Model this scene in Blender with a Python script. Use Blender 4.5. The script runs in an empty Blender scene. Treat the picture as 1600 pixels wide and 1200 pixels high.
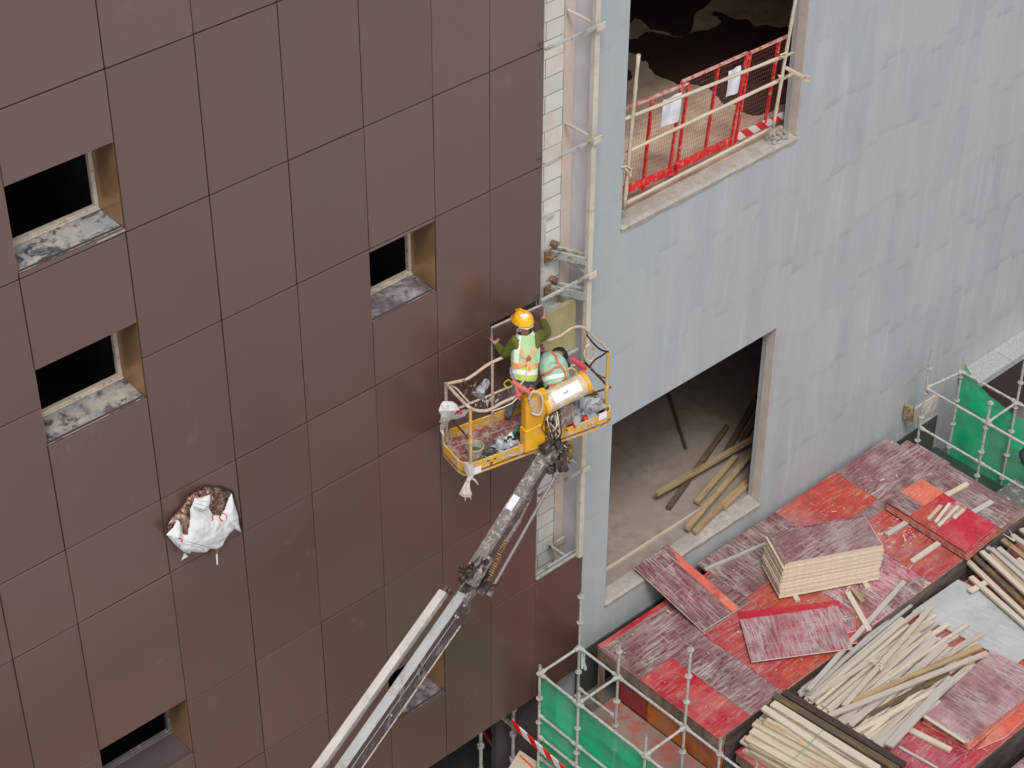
import bpy, bmesh, math, random
from mathutils import Vector, Matrix, noise
random.seed(11)
scene = bpy.context.scene
# ------------------------------------------------------------ camera
CAM = Vector((-14.7538521, -15.5, 15.09657438))
RT = Vector((0.73777028, -0.67503883, 0.00419424))
UP = Vector((0.40901354, 0.45194883, 0.7927485))
FW = Vector((0.5370316, 0.58315078, -0.60953443))
FOC = 3247.03
cd = bpy.data.cameras.new("camera"); cam = bpy.data.objects.new("camera", cd)
scene.collection.objects.link(cam); scene.camera = cam
cd.sensor_width = 36; cd.lens = FOC / 1600 * 36; cd.clip_start = .1; cd.clip_end = 2000
cam.matrix_world = Matrix(((RT.x, UP.x, -FW.x, CAM.x), (RT.y, UP.y, -FW.y, CAM.y), (RT.z, UP.z, -FW.z, CAM.z), (0, 0, 0, 1)))
# ------------------------------------------------------------ light
SUN_EL, SUN_AZ = 58, 215          # azimuth measured from +Y clockwise (towards +X)
w = bpy.data.worlds.new("World"); scene.world = w; w.use_nodes = True
nt = w.node_tree; sky = nt.nodes.new("ShaderNodeTexSky"); sky.sky_type = 'NISHITA'; sky.sun_disc = False
sky.sun_elevation = math.radians(SUN_EL); sky.sun_rotation = math.radians(SUN_AZ)
sky.air_density = 1.0; sky.dust_density = 6.0; sky.ozone_density = 1.0
hs = nt.nodes.new("ShaderNodeHueSaturation"); hs.inputs['Saturation'].default_value = .42
nt.links.new(sky.outputs[0], hs.inputs['Color'])
nt.links.new(hs.outputs[0], nt.nodes['Background'].inputs[0]); nt.nodes['Background'].inputs[1].default_value = 0.112
sd = bpy.data.lights.new("sun", 'SUN'); sd.energy = 1.4; sd.angle = math.radians(15); sd.color = (1, .955, .9)
sun = bpy.data.objects.new("sun", sd); scene.collection.objects.link(sun)
az, el = math.radians(SUN_AZ), math.radians(SUN_EL)
sdir = Vector((math.sin(az) * math.cos(el), math.cos(az) * math.cos(el), math.sin(el)))
sun.rotation_euler = sdir.to_track_quat('Z', 'Y').to_euler(); sun.location = (-10, -10, 20)
vs = scene.view_settings; vs.view_transform = 'Standard'; vs.look = 'None'; vs.exposure = 0.14; vs.gamma = 1
# ------------------------------------------------------------ helpers
def at(px, py, x=None, y=None, z=None):
    """point of the real plane x=, y= or z= that photo pixel (px,py) looks at"""
    d = FW * FOC + RT * (px - 800) - UP * (py - 600)
    t = (y - CAM.y) / d.y if y is not None else (z - CAM.z) / d.z if z is not None else (x - CAM.x) / d.x
    return CAM + d * t
V = Vector
def ident(o, label=None, cat=None, group=None, kind=None):
    if label: o['label'] = label
    if cat: o['category'] = cat
    if group: o['group'] = group
    if kind: o['kind'] = kind
    return o
def empty(name, loc, label, cat, group=None):
    o = bpy.data.objects.new(name, None); scene.collection.objects.link(o); o.location = loc
    o.empty_display_size = .2
    return ident(o, label, cat, group)
class MB:
    def __init__(s): s.v = []; s.f = []; s.m = []
    def add(s, vs, fs, mi=0):
        n = len(s.v); s.v += [V(p) for p in vs]; s.f += [tuple(i + n for i in f) for f in fs]
        s.m += (mi if isinstance(mi, list) else [mi] * len(fs)); return s
    def hexa(s, b, t, mi=0):      # bottom 4, top 4 (ccw from above)
        return s.add(list(b) + list(t), [(3, 2, 1, 0), (4, 5, 6, 7), (0, 1, 5, 4), (1, 2, 6, 5), (2, 3, 7, 6), (3, 0, 4, 7)], mi)
    def box(s, x0, x1, y0, y1, z0, z1, mi=0):
        return s.hexa([(x0, y0, z0), (x1, y0, z0), (x1, y1, z0), (x0, y1, z0)], [(x0, y0, z1), (x1, y0, z1), (x1, y1, z1), (x0, y1, z1)], mi)
    def bar(s, p, q, w, h, up=(0, 0, 1), mi=0):
        p, q = V(p), V(q); d = (q - p).normalized(); sx = d.cross(V(up)).normalized(); uz = sx.cross(d)
        o = []
        for e in (p, q):
            o.append([e - sx * w / 2 - uz * h / 2, e + sx * w / 2 - uz * h / 2, e + sx * w / 2 + uz * h / 2, e - sx * w / 2 + uz * h / 2])
        return s.add(o[0] + o[1], [(0, 1, 2, 3), (7, 6, 5, 4), (0, 4, 5, 1), (1, 5, 6, 2), (2, 6, 7, 3), (3, 7, 4, 0)], mi)
    def tube(s, pts, r, n=8, mi=0, cap=True):
        pts = [V(p) for p in pts]; R = r if isinstance(r, (list, tuple)) else [r] * len(pts)
        rings = []; ref = None
        for i, p in enumerate(pts):
            d = (pts[min(i + 1, len(pts) - 1)] - pts[max(i - 1, 0)]).normalized()
            if ref is None: ref = V((0, 0, 1)) if abs(d.z) < .9 else V((1, 0, 0))
            a = (ref - d * ref.dot(d)).normalized(); ref = a; b = d.cross(a)
            rings.append([p + (a * math.cos(t) + b * math.sin(t)) * R[i] for t in [2 * math.pi * k / n for k in range(n)]])
        return s.loft(rings, mi, cap)
    def loft(s, rings, mi=0, cap=True):
        n = len(rings[0]); vs = [p for r in rings for p in r]; fs = []; ms = []
        for i in range(len(rings) - 1):
            for k in range(n):
                fs.append((i * n + k, i * n + (k + 1) % n, (i + 1) * n + (k + 1) % n, (i + 1) * n + k))
                ms.append(mi(i, k) if callable(mi) else mi)
        if cap:
            fs.append(tuple(reversed(range(n)))); fs.append(tuple(range((len(rings) - 1) * n, len(rings) * n)))
            ms += [ms[0], ms[-1]]
        return s.add(vs, fs, ms)
    def poly(s, pts, th, nrm, mi=0):   # planar polygon extruded by th against nrm
        pts = [V(p) for p in pts]; n = len(pts); q = [p - V(nrm) * th for p in pts]
        return s.add(pts + q, [tuple(range(n)), tuple(reversed(range(n, 2 * n)))] + [(i, i + n, (i + 1) % n + n, (i + 1) % n) for i in range(n)], mi)
    def sphere(s, c, r, n=10, mi=0, jit=0, sq=(1, 1, 1), seed=0):
        c = V(c); rings = []
        for i in range(1, n):
            th = math.pi * i / n; ring = []
            for k in range(n * 2):
                ph = math.pi * k / n
                d = V((math.sin(th) * math.cos(ph), math.sin(th) * math.sin(ph), math.cos(th)))
                j = 1 + jit * (noise.noise(d * 2.2 + V((seed, 0, 0))) + .6 * noise.noise(d * 5 + V((0, seed, 0))))
                ring.append(c + V((d.x * sq[0], d.y * sq[1], d.z * sq[2])) * r * j)
            rings.append(ring)
        rings.reverse()
        return s.loft(rings, mi)
    def build(s, name, mats, parent=None, smooth=False, bevel=0, loc=None, solid=0):
        me = bpy.data.meshes.new(name); org = parent.location if parent else (V(loc) if loc is not None else V((0, 0, 0)))
        if parent and parent.parent: org = parent.location + parent.parent.location
        me.from_pydata([p - org for p in s.v], [], s.f)
        for m in (mats if isinstance(mats, (list, tuple)) else [mats]): me.materials.append(m)
        me.polygons.foreach_set('material_index', s.m)
        bm = bmesh.new(); bm.from_mesh(me); bmesh.ops.recalc_face_normals(bm, faces=bm.faces); bm.to_mesh(me); bm.free()
        if smooth:
            for p in me.polygons: p.use_smooth = True
        o = bpy.data.objects.new(name, me); scene.collection.objects.link(o)
        if parent: o.parent = parent
        elif loc is not None: o.location = loc
        if solid:
            md = o.modifiers.new('solid', 'SOLIDIFY'); md.thickness = solid
        if bevel:
            b = o.modifiers.new('bevel', 'BEVEL'); b.width = bevel; b.segments = 1; b.limit_method = 'ANGLE'
        return o
# ------------------------------------------------------------ materials
def S(r, g, b):      # sRGB 0..255 -> linear
    f = lambda c: (c / 255 / 12.92) if c <= 10 else ((c / 255 + .055) / 1.055) ** 2.4
    return (f(r), f(g), f(b), 1)
class NT:
    def __init__(s, name, rough=.6, metal=0, spec=.5):
        s.m = bpy.data.materials.new(name); s.m.use_nodes = True; s.t = s.m.node_tree; s.b = s.t.nodes['Principled BSDF']
        s.b.inputs['Roughness'].default_value = rough; s.b.inputs['Metallic'].default_value = metal
        s.b.inputs['Specular IOR Level'].default_value = spec
        s.tc = s.t.nodes.new('ShaderNodeTexCoord')
    def L(s, a, b): s.t.links.new(a, b)
    def co(s, sc=(1, 1, 1), rnd=False, rot=(0, 0, 0)):
        mp = s.t.nodes.new('ShaderNodeMapping'); mp.inputs['Scale'].default_value = sc; mp.inputs['Rotation'].default_value = rot
        if rnd:
            oi = s.t.nodes.new('ShaderNodeObjectInfo'); mu = s.t.nodes.new('ShaderNodeMath'); mu.operation = 'MULTIPLY'; mu.inputs[1].default_value = 37
            ad = s.t.nodes.new('ShaderNodeVectorMath'); ad.operation = 'ADD'
            s.L(oi.outputs['Random'], mu.inputs[0]); s.L(s.tc.outputs['Object'], ad.inputs[0]); s.L(mu.outputs[0], ad.inputs[1]); s.L(ad.outputs[0], mp.inputs['Vector'])
        else: s.L(s.tc.outputs['Object'], mp.inputs['Vector'])
        return mp.outputs[0]
    def noise(s, scale, sc=(1, 1, 1), det=4, ro=.55, lo=0, hi=1, rnd=False, dist=0, rot=(0, 0, 0)):
        n = s.t.nodes.new('ShaderNodeTexNoise'); n.inputs['Scale'].default_value = scale; n.inputs['Detail'].default_value = det
        n.inputs['Roughness'].default_value = ro; n.inputs['Distortion'].default_value = dist
        s.L(s.co(sc, rnd, rot), n.inputs['Vector'])
        return s.rng(n.outputs['Fac'], lo, hi)
    def rng(s, o, lo, hi, a=0, b=1):
        m = s.t.nodes.new('ShaderNodeMapRange'); m.inputs['From Min'].default_value = lo; m.inputs['From Max'].default_value = hi
        m.inputs['To Min'].default_value = a; m.inputs['To Max'].default_value = b
        s.L(o, m.inputs['Value']); return m.outputs[0]
    def rand(s):
        return s.t.nodes.new('ShaderNodeObjectInfo').outputs['Random']
    def math(s, op, a, b):
        m = s.t.nodes.new('ShaderNodeMath'); m.operation = op
        for i, x in enumerate((a, b)):
            if isinstance(x, (int, float)): m.inputs[i].default_value = x
            else: s.L(x, m.inputs[i])
        return m.outputs[0]
    def mix(s, f, a, b, mode='MIX'):
        m = s.t.nodes.new('ShaderNodeMix'); m.data_type = 'RGBA'; m.blend_type = mode
        if isinstance(f, (int, float)): m.inputs[0].default_value = f
        else: s.L(f, m.inputs[0])
        for i, x in ((6, a), (7, b)):
            if isinstance(x, tuple): m.inputs[i].default_value = x if len(x) == 4 else (*x, 1)
            else: s.L(x, m.inputs[i])
        return m.outputs[2]
    def col(s, c):
        if isinstance(c, tuple): s.b.inputs['Base Color'].default_value = c if len(c) == 4 else (*c, 1)
        else: s.L(c, s.b.inputs['Base Color'])
        return s
    def rough(s, o): s.L(o, s.b.inputs['Roughness']); return s
    def bump(s, o, st, dist=.01):
        b = s.t.nodes.new('ShaderNodeBump'); b.inputs['Strength'].default_value = st; b.inputs['Distance'].default_value = dist
        s.L(o, b.inputs['Height']); s.L(b.outputs[0], s.b.inputs['Normal']); return s
def plain(name, c, rough=.6, metal=0, var=.12, scale=9):
    n = NT(name, rough, metal); k = n.noise(scale, det=5, lo=.3, hi=.7)
    n.col(n.mix(k, tuple(x * (1 - var) for x in c[:3]) + (1,), tuple(min(1, x * (1 + var)) for x in c[:3]) + (1,)))
    return n.m
def dirty(name, c, dirt, amt=.5, rough=.5, scale=14, metal=0, rnd=False):
    n = NT(name, rough, metal); k = n.noise(scale, det=7, ro=.7, lo=.62 - amt * .3, hi=.66 - amt * .16, rnd=rnd)
    g = n.noise(scale * .3, det=3, lo=.35, hi=.65, rnd=rnd)
    n.col(n.mix(k, n.mix(g, c, tuple(x * .8 for x in c[:3]) + (1,)), dirt)); n.bump(k, .3, .004)
    return n.m

# brown coated cladding
n = NT('cladding_coating', .27, 0, .5); n.b.inputs['IOR'].default_value = 1.85
a = n.noise(.6, det=2, lo=.3, hi=.7)
base = n.mix(a, (.094, .045, .036, 1), (.084, .044, .034, 1))
base = n.mix(n.math('MULTIPLY', n.rand(), .8), base, (.110, .060, .050, 1))
sm = n.noise(1.7, det=5, ro=.6, lo=.64, hi=.82, rnd=True); sm2 = n.noise(16, (1, 1, .35), det=5, lo=.5, hi=.8, rnd=True)
base = n.mix(n.math('MULTIPLY', n.math('MULTIPLY', sm, sm2), .7), base, (.36, .32, .3, 1))
n.col(base); n.rough(n.rng(n.noise(.8, det=1, lo=.3, hi=.7), 0, 1, .28, .33)); n.bump(n.noise(.5, det=0), .10, .03)
M_clad = n.m
n = NT('bronze_reveal', .32, .5, .5); n.col(n.mix(n.noise(5, det=5, lo=.35, hi=.75), (.42, .25, .135, 1), (.32, .19, .105, 1))); M_reveal = n.m
# dirty sill metal
def sill_mat(name, c1, c2, c3):
    n = NT(name, .45); a = n.noise(4, det=8, ro=.66, lo=.42, hi=.6, dist=.4); b = n.noise(6, det=9, ro=.72, lo=.48, hi=.58, dist=.5)
    n.col(n.mix(b, n.mix(a, c1, c2), c3)); return n.m
M_sillw = sill_mat('dusty_sill_film', (.42, .40, .37, 1), (.28, .30, .32, 1), (.07, .07, .08, 1))
M_sillg = sill_mat('scuffed_sill_film', (.40, .37, .33, 1), (.24, .25, .26, 1), (.085, .075, .08, 1))
M_sillp = sill_mat('purple_scuffed_sill', (.14, .1, .11, 1), (.32, .31, .32, 1), (.085, .07, .08, 1))
M_silld = sill_mat('dark_sill_coating', (.075, .055, .06, 1), (.09, .07, .075, 1), (.08, .06, .065, 1))
M_frame = dirty('cream_window_frame', (.62, .56, .48, 1), (.3, .26, .2, 1), .2)
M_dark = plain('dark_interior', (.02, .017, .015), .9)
M_galv = dirty('galvanised_steel', (.42, .43, .42, 1), (.2, .16, .11, 1), .35, .45, 8)
M_dirtyal = dirty('weathered_grey_steel', (.16, .15, .145, 1), (.4, .38, .36, 1), .25, .55, 10)
M_scaf = dirty('scaffold_galvanised', (.46, .46, .44, 1), (.26, .23, .2, 1), .3, .42, 22)
M_cream = dirty('cream_primer_steel', (.58, .55, .47, 1), (.48, .38, .25, 1), .25, .55, 5)
# block wall
n = NT('white_block_wall', .85); br = n.t.nodes.new('ShaderNodeTexBrick')
mp = n.co((1, 1, 1), rot=(math.radians(90), 0, 0)); n.L(mp, br.inputs['Vector'])
br.inputs['Scale'].default_value = 1; br.inputs['Brick Width'].default_value = .6; br.inputs['Row Height'].default_value = .25; br.inputs['Mortar Size'].default_value = .007
br.inputs['Color1'].default_value = (.70, .70, .67, 1); br.inputs['Color2'].default_value = (.62, .63, .6, 1); br.inputs['Mortar'].default_value = (.2, .19, .18, 1)
st = n.noise(1.6, (1, 1, .6), det=6, ro=.65, lo=.52, hi=.66)
n.col(n.mix(n.math('MULTIPLY', st, .75), br.outputs['Color'], (.62, .5, .41, 1))); n.bump(br.outputs['Fac'], -.4, .006); M_block = n.m
# cast concrete wall with trowelled strokes
def concrete(name, ca, cb, cc, teal=True):
    n = NT(name, .82, 0, .3)
    st = n.noise(2.6, (1, 1, .16), det=5, ro=.6, lo=.3, hi=.7)
    big = n.noise(.22, det=3, lo=.35, hi=.65)
    # staggered lifts: vertical offset by column
    sx = n.t.nodes.new('ShaderNodeSeparateXYZ'); n.L(n.tc.outputs['Object'], sx.inputs[0])
    colid = n.math('FLOOR', n.math('MULTIPLY', n.math('ADD', sx.outputs['X'], n.math('MULTIPLY', n.noise(.9, det=2), .5)), 3.1), 0)
    wn = n.t.nodes.new('ShaderNodeTexWhiteNoise'); wn.noise_dimensions = '1D'; n.L(colid, wn.inputs['W'])
    z2 = n.math('ADD', n.math('MULTIPLY', sx.outputs['Z'], .80), n.math('MULTIPLY', wn.outputs['Value'], .38))
    z2 = n.math('ADD', z2, n.math('MULTIPLY', n.noise(1.6, det=4), .22))
    fr = n.math('FRACT', z2, 0)
    edge = n.rng(fr, 0, .12, 1, 0)
    rowid = n.math('FLOOR', z2, 0)
    wn2 = n.t.nodes.new('ShaderNodeTexWhiteNoise'); wn2.noise_dimensions = '2D'
    cb2 = n.t.nodes.new('ShaderNodeCombineXYZ'); n.L(colid, cb2.inputs[0]); n.L(rowid, cb2.inputs[1]); n.L(cb2.outputs[0], wn2.inputs['Vector'])
    c = n.mix(big, ca, cb)
    c = n.mix(n.math('MULTIPLY', n.rng(st, 0, 1), .75), c, cc)
    c = n.mix(n.math('MULTIPLY', wn2.outputs['Value'], .16), c, (.60, .60, .61, 1))
    c = n.mix(n.math('MULTIPLY', n.rng(edge, .0, 1), n.math('MULTIPLY', n.noise(2.2, det=4, lo=.4, hi=.6), .42)), c, (.24, .25, .28, 1))
    c = n.mix(n.math('MULTIPLY', n.noise(5, (1, 1, .12), det=5, lo=.56, hi=.74), .35), c, (.56, .57, .59, 1))
    c = n.mix(n.math('MULTIPLY', n.noise(1.3, det=6, ro=.7, lo=.56, hi=.66), .22), c, (.50, .45, .42, 1))
    if teal:
        tl = n.rng(n.math('ADD', sx.outputs['X'], n.math('MULTIPLY', n.noise(.8, det=4), 2)), -6.4, -3.2, 1, 0)
        c = n.mix(n.math('MULTIPLY', tl, .6), c, (.36, .43, .445, 1))
    n.col(c); n.bump(n.math('ADD', n.math('MULTIPLY', edge, .3), st), .16, .010)
    return n.m
M_conc = concrete('cast_concrete_wall', (.375, .425, .46, 1), (.385, .39, .415, 1), (.30, .325, .36, 1))
M_reveal_c = plain('beige_concrete_reveal', (.5, .45, .4), .85, var=.12, scale=4)
M_rough = dirty('rough_sill_mortar', (.40, .375, .345, 1), (.31, .28, .25, 1), .45, .9, 9)
n = NT('interior_slab', .75); n.col(n.mix(n.noise(1.1, det=6, lo=.35, hi=.7), (.27, .225, .195, 1), n.mix(n.noise(5, det=5, lo=.4, hi=.7), (.34, .29, .25, 1), (.20, .16, .13, 1)))); M_slab = n.m
n = NT('tan_screed', .8); n.col(n.mix(n.noise(2.4, det=7, ro=.65, lo=.42, hi=.62), (.72, .55, .42, 1), (.48, .36, .27, 1))); M_screed = n.m
M_wet = plain('wet_stain', (.06, .038, .03), .5, var=.25, scale=2)
M_room = plain('interior_wall_paint', (.40, .25, .17), .9)
n = NT('rockwool', .9); n.col(n.mix(n.noise(6, (1, 1, .4), det=7, lo=.3, hi=.7), (.30, .265, .13, 1), (.40, .36, .2, 1))); n.bump(n.noise(30, det=4), .4, .01); M_wool = n.m
# ground: colour zones added to shape the cladding's reflection, pale far, dark olive near
n = NT('site_ground', .9); h = n.noise(.9, det=6, lo=.4, hi=.7)
sy = n.t.nodes.new('ShaderNodeSeparateXYZ'); n.L(n.tc.outputs['Object'], sy.inputs[0])
g = n.rng(n.math('ADD', sy.outputs['Y'], n.math('MULTIPLY', n.noise(.16, det=5), 5)), -6.5, -15, 0, 1); g2 = n.rng(n.math('ADD', sy.outputs['Y'], n.math('MULTIPLY', n.noise(.3, det=3), 4)), -5, -9, 0, 1)
low = n.mix(g2, n.mix(n.noise(.25, det=2, lo=.4, hi=.6), (.035, .06, .02, 1), (.08, .075, .03, 1)), (.15, .085, .06, 1))
low = n.mix(n.rng(n.math('ADD', sy.outputs['X'], n.math('MULTIPLY', n.noise(.2, det=2), 3)), 4.2, 1.2, 0, 1), low, (.36, .27, .24, 1))
n.col(n.mix(g, low, n.mix(h, (.56, .56, .57, 1), (.46, .46, .47, 1)))); M_ground = n.m

def ply(name, c1, c2, amt, sc=(.43, .375, .365, 1), along='x', spots=0, dark=(.085, .04, .045, 1)):
    n = NT(name, .5, 0, .5); q = (1, 9, 1) if along == 'x' else (9, 1, 1)
    a = n.noise(1.3, det=4, lo=.42, hi=.58, rnd=True, dist=.8); c = n.mix(a, c1, c2)
    c = n.mix(n.math('MULTIPLY', n.noise(5, det=6, ro=.7, lo=.5, hi=.7, rnd=True), .55), c, dark)
    k1 = n.noise(3.2, q, det=9, ro=.78, lo=.60 - amt * .2, hi=.72 - amt * .18, rnd=True)
    k2 = n.noise(3.5, (q[1], q[0], 1), det=8, ro=.75, lo=.63 - amt * .14, hi=.74 - amt * .14, rnd=True)
    k3 = n.noise(2.1, det=4, lo=.38, hi=.6, rnd=True)
    k = n.math('MULTIPLY', n.math('MAXIMUM', k1, k2), n.rng(k3, 0, 1, .35, 1))
    c = n.mix(n.math('MULTIPLY', k, .85), c, sc)
    if spots: c = n.mix(n.noise(5, det=5, ro=.7, lo=.66 - spots * .1, hi=.68 - spots * .1, rnd=True, dist=1.5), c, (.62, .5, .36, 1))
    c = n.mix(n.math('MULTIPLY', n.noise(24, det=7, ro=.8, lo=.60, hi=.68, rnd=True), .7), c, (.52, .44, .42, 1))
    c = n.mix(n.math('MULTIPLY', n.noise(.9, det=6, ro=.7, lo=.5, hi=.7, rnd=True), .35), c, (.38, .31, .32, 1))
    n.col(c); n.rough(n.rng(k, 0, 1, .34, .8)); n.bump(k, .15, .004)
    return n.m
RED, ORG, PUR, PNK, DRD = (.40, .008, .028, 1), (.40, .05, .028, 1), (.115, .028, .04, 1), (.38, .10, .13, 1), (.20, .015, .02, 1)
P_pur = ply('purple_scuffed_film', PUR, (.17, .045, .055, 1), .8)
P_pury = ply('purple_cross_scuffed_film', PUR, (.15, .045, .055, 1), .8, along='y')
P_red = ply('bright_red_film', RED, (.46, .05, .04, 1), .35)
P_mott = ply('mottled_red_film', (.36, .012, .04, 1), (.40, .05, .045, 1), .55, (.44, .35, .35, 1))
P_org = ply('orange_red_film', ORG, (.36, .03, .035, 1), .45, (.56, .36, .28, 1))
P_flake = ply('flaking_red_film', (.40, .03, .035, 1), ORG, .45, spots=.6)
P_white = ply('whitened_pink_film', (.33, .02, .05, 1), PUR, .85, (.55, .47, .47, 1), along='y', spots=.35)
P_coral = ply('coral_film', (.62, .15, .09, 1), (.55, .09, .06, 1), .3, (.6, .42, .36, 1))
P_crim = ply('crimson_film', (.48, .012, .045, 1), (.42, .015, .03, 1), .2, (.5, .25, .28, 1))
P_drk = ply('dark_red_film', (.3, .02, .03, 1), (.25, .03, .015, 1), .15)
P_brn = ply('orange_brown_film', (.50, .15, .012, 1), (.34, .06, .01, 1), .2, (.35, .2, .1, 1), along='y')
P_grey = ply('pale_grey_film', (.36, .38, .40, 1), (.42, .44, .46, 1), .5, (.52, .54, .56, 1), dark=(.28, .3, .32, 1))
n = NT('ply_edge', .8); n.col(n.mix(n.noise(9, (1, 1, 14), det=4, lo=.35, hi=.65, rnd=True), (.58, .49, .375, 1), n.mix(n.noise(20, (1, 1, .3), det=3, lo=.4, hi=.65), (.68, .59, .46, 1), (.58, .48, .36, 1)))); M_edge = n.m
M_edgep = dirty('pinkish_ply_edge', (.48, .31, .24, 1), (.32, .12, .1, 1), .6, .8, 9)
n = NT('brown_carcass', .85); n.col(n.mix(n.noise(3, (1, 1, .25), det=7, ro=.7, lo=.4, hi=.62), (.13, .085, .06, 1), (.32, .23, .17, 1))); M_carc = n.m
n = NT('dark_ply_side', .8); n.col(n.mix(n.noise(2.5, (.5, .5, 1.5), det=8, ro=.7, lo=.42, hi=.65), (.055, .038, .035, 1), (.17, .13, .12, 1))); M_darkside = n.m
def timber(name, a, b, c, stain=.4):
    n = NT(name, .8, 0, .3); g = n.noise(5, (.5, 14, 14), det=6, ro=.6, lo=.3, hi=.7, rnd=True)
    base = n.mix(n.rand(), a, b); k = n.noise(1.6, (1, 5, 5), det=6, ro=.65, lo=.66 - stain * .3, hi=.8 - stain * .25, rnd=True)
    base = n.mix(n.math('MULTIPLY', g, .35), base, tuple(x * .55 for x in a[:3]) + (1,))
    n.col(n.mix(n.math('MULTIPLY', k, .8), base, c)); n.bump(g, .3, .003); return n.m
T_pale = timber('pale_batten_wood', (.52, .445, .375, 1), (.45, .40, .36, 1), (.36, .24, .12, 1))
T_grey = timber('greyed_batten_wood', (.43, .40, .375, 1), (.50, .46, .42, 1), (.26, .2, .16, 1))
T_new = timber('new_cream_wood', (.60, .53, .43, 1), (.53, .47, .39, 1), (.44, .32, .18, 1), .35)
T_dark = timber('wet_dark_wood', (.09, .07, .05, 1), (.12, .085, .06, 1), (.24, .17, .04, 1), .45)
T_brn = timber('brown_stained_wood', (.42, .31, .18, 1), (.36, .27, .16, 1), (.16, .10, .05, 1), .55)
T_bamb = timber('bleached_pole_wood', (.58, .50, .40, 1), (.52, .45, .36, 1), (.4, .3, .18, 1), .3)
n = NT('green_net', .6)
wv = n.noise(7, (1, .35, 1), det=4, ro=.6, lo=.45, hi=.7)
n.col(n.mix(n.noise(1.6, det=6, ro=.6, lo=.4, hi=.72), n.mix(wv, (.003, .55, .25, 1), (.01, .42, .2, 1)), (.12, .38, .23, 1)))
gr = n.noise(60, det=1, lo=.3, hi=.7); n.bump(n.math('ADD', gr, wv), .3, .006)
n.b.inputs['Transmission Weight'].default_value = 0; M_net = n.m
trn = n.t.nodes.new('ShaderNodeBsdfTransparent'); mx = n.t.nodes.new('ShaderNodeMixShader'); mx.inputs[0].default_value = .86
n.L(trn.outputs[0], mx.inputs[1]); n.L(n.b.outputs[0], mx.inputs[2]); n.L(mx.outputs[0], n.t.nodes['Material Output'].inputs['Surface'])
M_redp = dirty('red_fence_paint', (.72, .015, .015, 1), (.5, .3, .25, 1), .25, .45, 16)
M_paper = plain('white_paper', (.72, .72, .8), .7, var=.04)
M_yel = dirty('chipped_yellow_paint', (.72, .38, .015, 1), (.48, .43, .36, 1), .42, .5, 16)
M_yel2 = dirty('clean_yellow_paint', (.76, .38, .008, 1), (.5, .4, .2, 1), .15, .4, 12)
M_spat = dirty('paint_spattered_rail', (.58, .45, .38, 1), (.4, .3, .2, 1), .55, .6, 30)
M_boom = dirty('grey_boom_paint', (.18, .16, .15, 1), (.38, .35, .34, 1), .4, .55, 14)
M_boomd = dirty('dark_boom_flank', (.075, .055, .06, 1), (.2, .17, .17, 1), .3, .5, 6)
M_boomw = dirty('pale_boom_cover', (.56, .52, .5, 1), (.4, .37, .35, 1), .3, .5, 5)
M_iron = dirty('greasy_iron', (.04, .03, .028, 1), (.16, .12, .1, 1), .35, .5, 24)
M_black = plain('film_shadow_black', (.015, .014, .014), .6)
M_plast = plain('white_plastic_film', (.66, .68, .68), .35, var=.08, scale=5)
M_plgrey = dirty('grey_blue_plastic', (.38, .42, .46, 1), (.15, .1, .1, 1), .35, .35, 12)
M_rag = dirty('off_white_rag', (.62, .56, .5, 1), (.4, .33, .28, 1), .3, .9, 14)
n = NT('brown_foil', .25, .6); n.col(n.mix(n.noise(20, det=6, ro=.7, lo=.4, hi=.62), (.06, .02, .015, 1), (.42, .27, .22, 1))); n.bump(n.noise(26, det=5), 1, .02); M_foil = n.m
M_redplas = plain('red_plastic', (.62, .03, .04), .4); M_pink = plain('faded_red_plastic', (.68, .16, .15), .5)
M_mat = dirty('red_floor_mat', (.25, .07, .07, 1), (.36, .28, .25, 1), .5, .8, 12)
M_rope = plain('cream_rope', (.6, .52, .38), .8); M_ink = plain('grey_print', (.16, .18, .2), .7); M_redink = plain('red_print', (.62, .02, .08), .6)

# ============================================================ SETTING
ZG = -11.5
g = MB(); g.add([(-400, -400, ZG), (400, -400, ZG), (400, 400, ZG), (-400, 400, ZG)], [(0, 1, 2, 3)])
ident(g.build('ground', M_ground), kind='structure')

# ---------------- brown clad building
ZB = -7.165
X = {-3: -9.9, -2: -8.87, -1: -7.84, 0: -7.007, 1: -5.767, 2: -4.738, 3: -3.714, 4: -2.685, 5: -1.695, 6: -.844, 7: 0.0, 8: .914}
Z = {'a': 9.2, 'b': 7.3, 'A': 5.402, 'B': 3.544, 'C': 1.954, 'D': 0, 'E': -1.1, 'F': -3.231, 'G': -4.835, 'Z': ZB}
bld = empty('clad_building', (-4, 0, ZG), 'building faced with large dark brown panels on the left of the photograph', 'building')
WINS = [(0, 3.60, 4.60, M_sillw), (0, 1.44, 2.43, M_sillg), (4, .924, 1.908, M_sillp), (0, -4.10, -3.155, M_silld), (4, -5.863, -4.87, M_sillp)]
G_ = .006
def panel(i, z0, z1, j=None):
    x0, x1 = X[i] + .0045, X[j if j is not None else i + 1] - .0045
    t0, t1, t2, t3 = [random.uniform(-.0035, .0035) for _ in range(4)]
    m = MB(); m.hexa([(x0, t0, z0 + G_), (x1, t1, z0 + G_), (x1, .03, z0 + G_), (x0, .03, z0 + G_)], [(x0, t2, z1 - G_), (x1, t1 + t2 - t0, z1 - G_), (x1, .03, z1 - G_), (x0, .03, z1 - G_)])
    o = m.build('cladding_panel', M_clad, bld, bevel=.006)
    return o
backm = MB()
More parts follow.
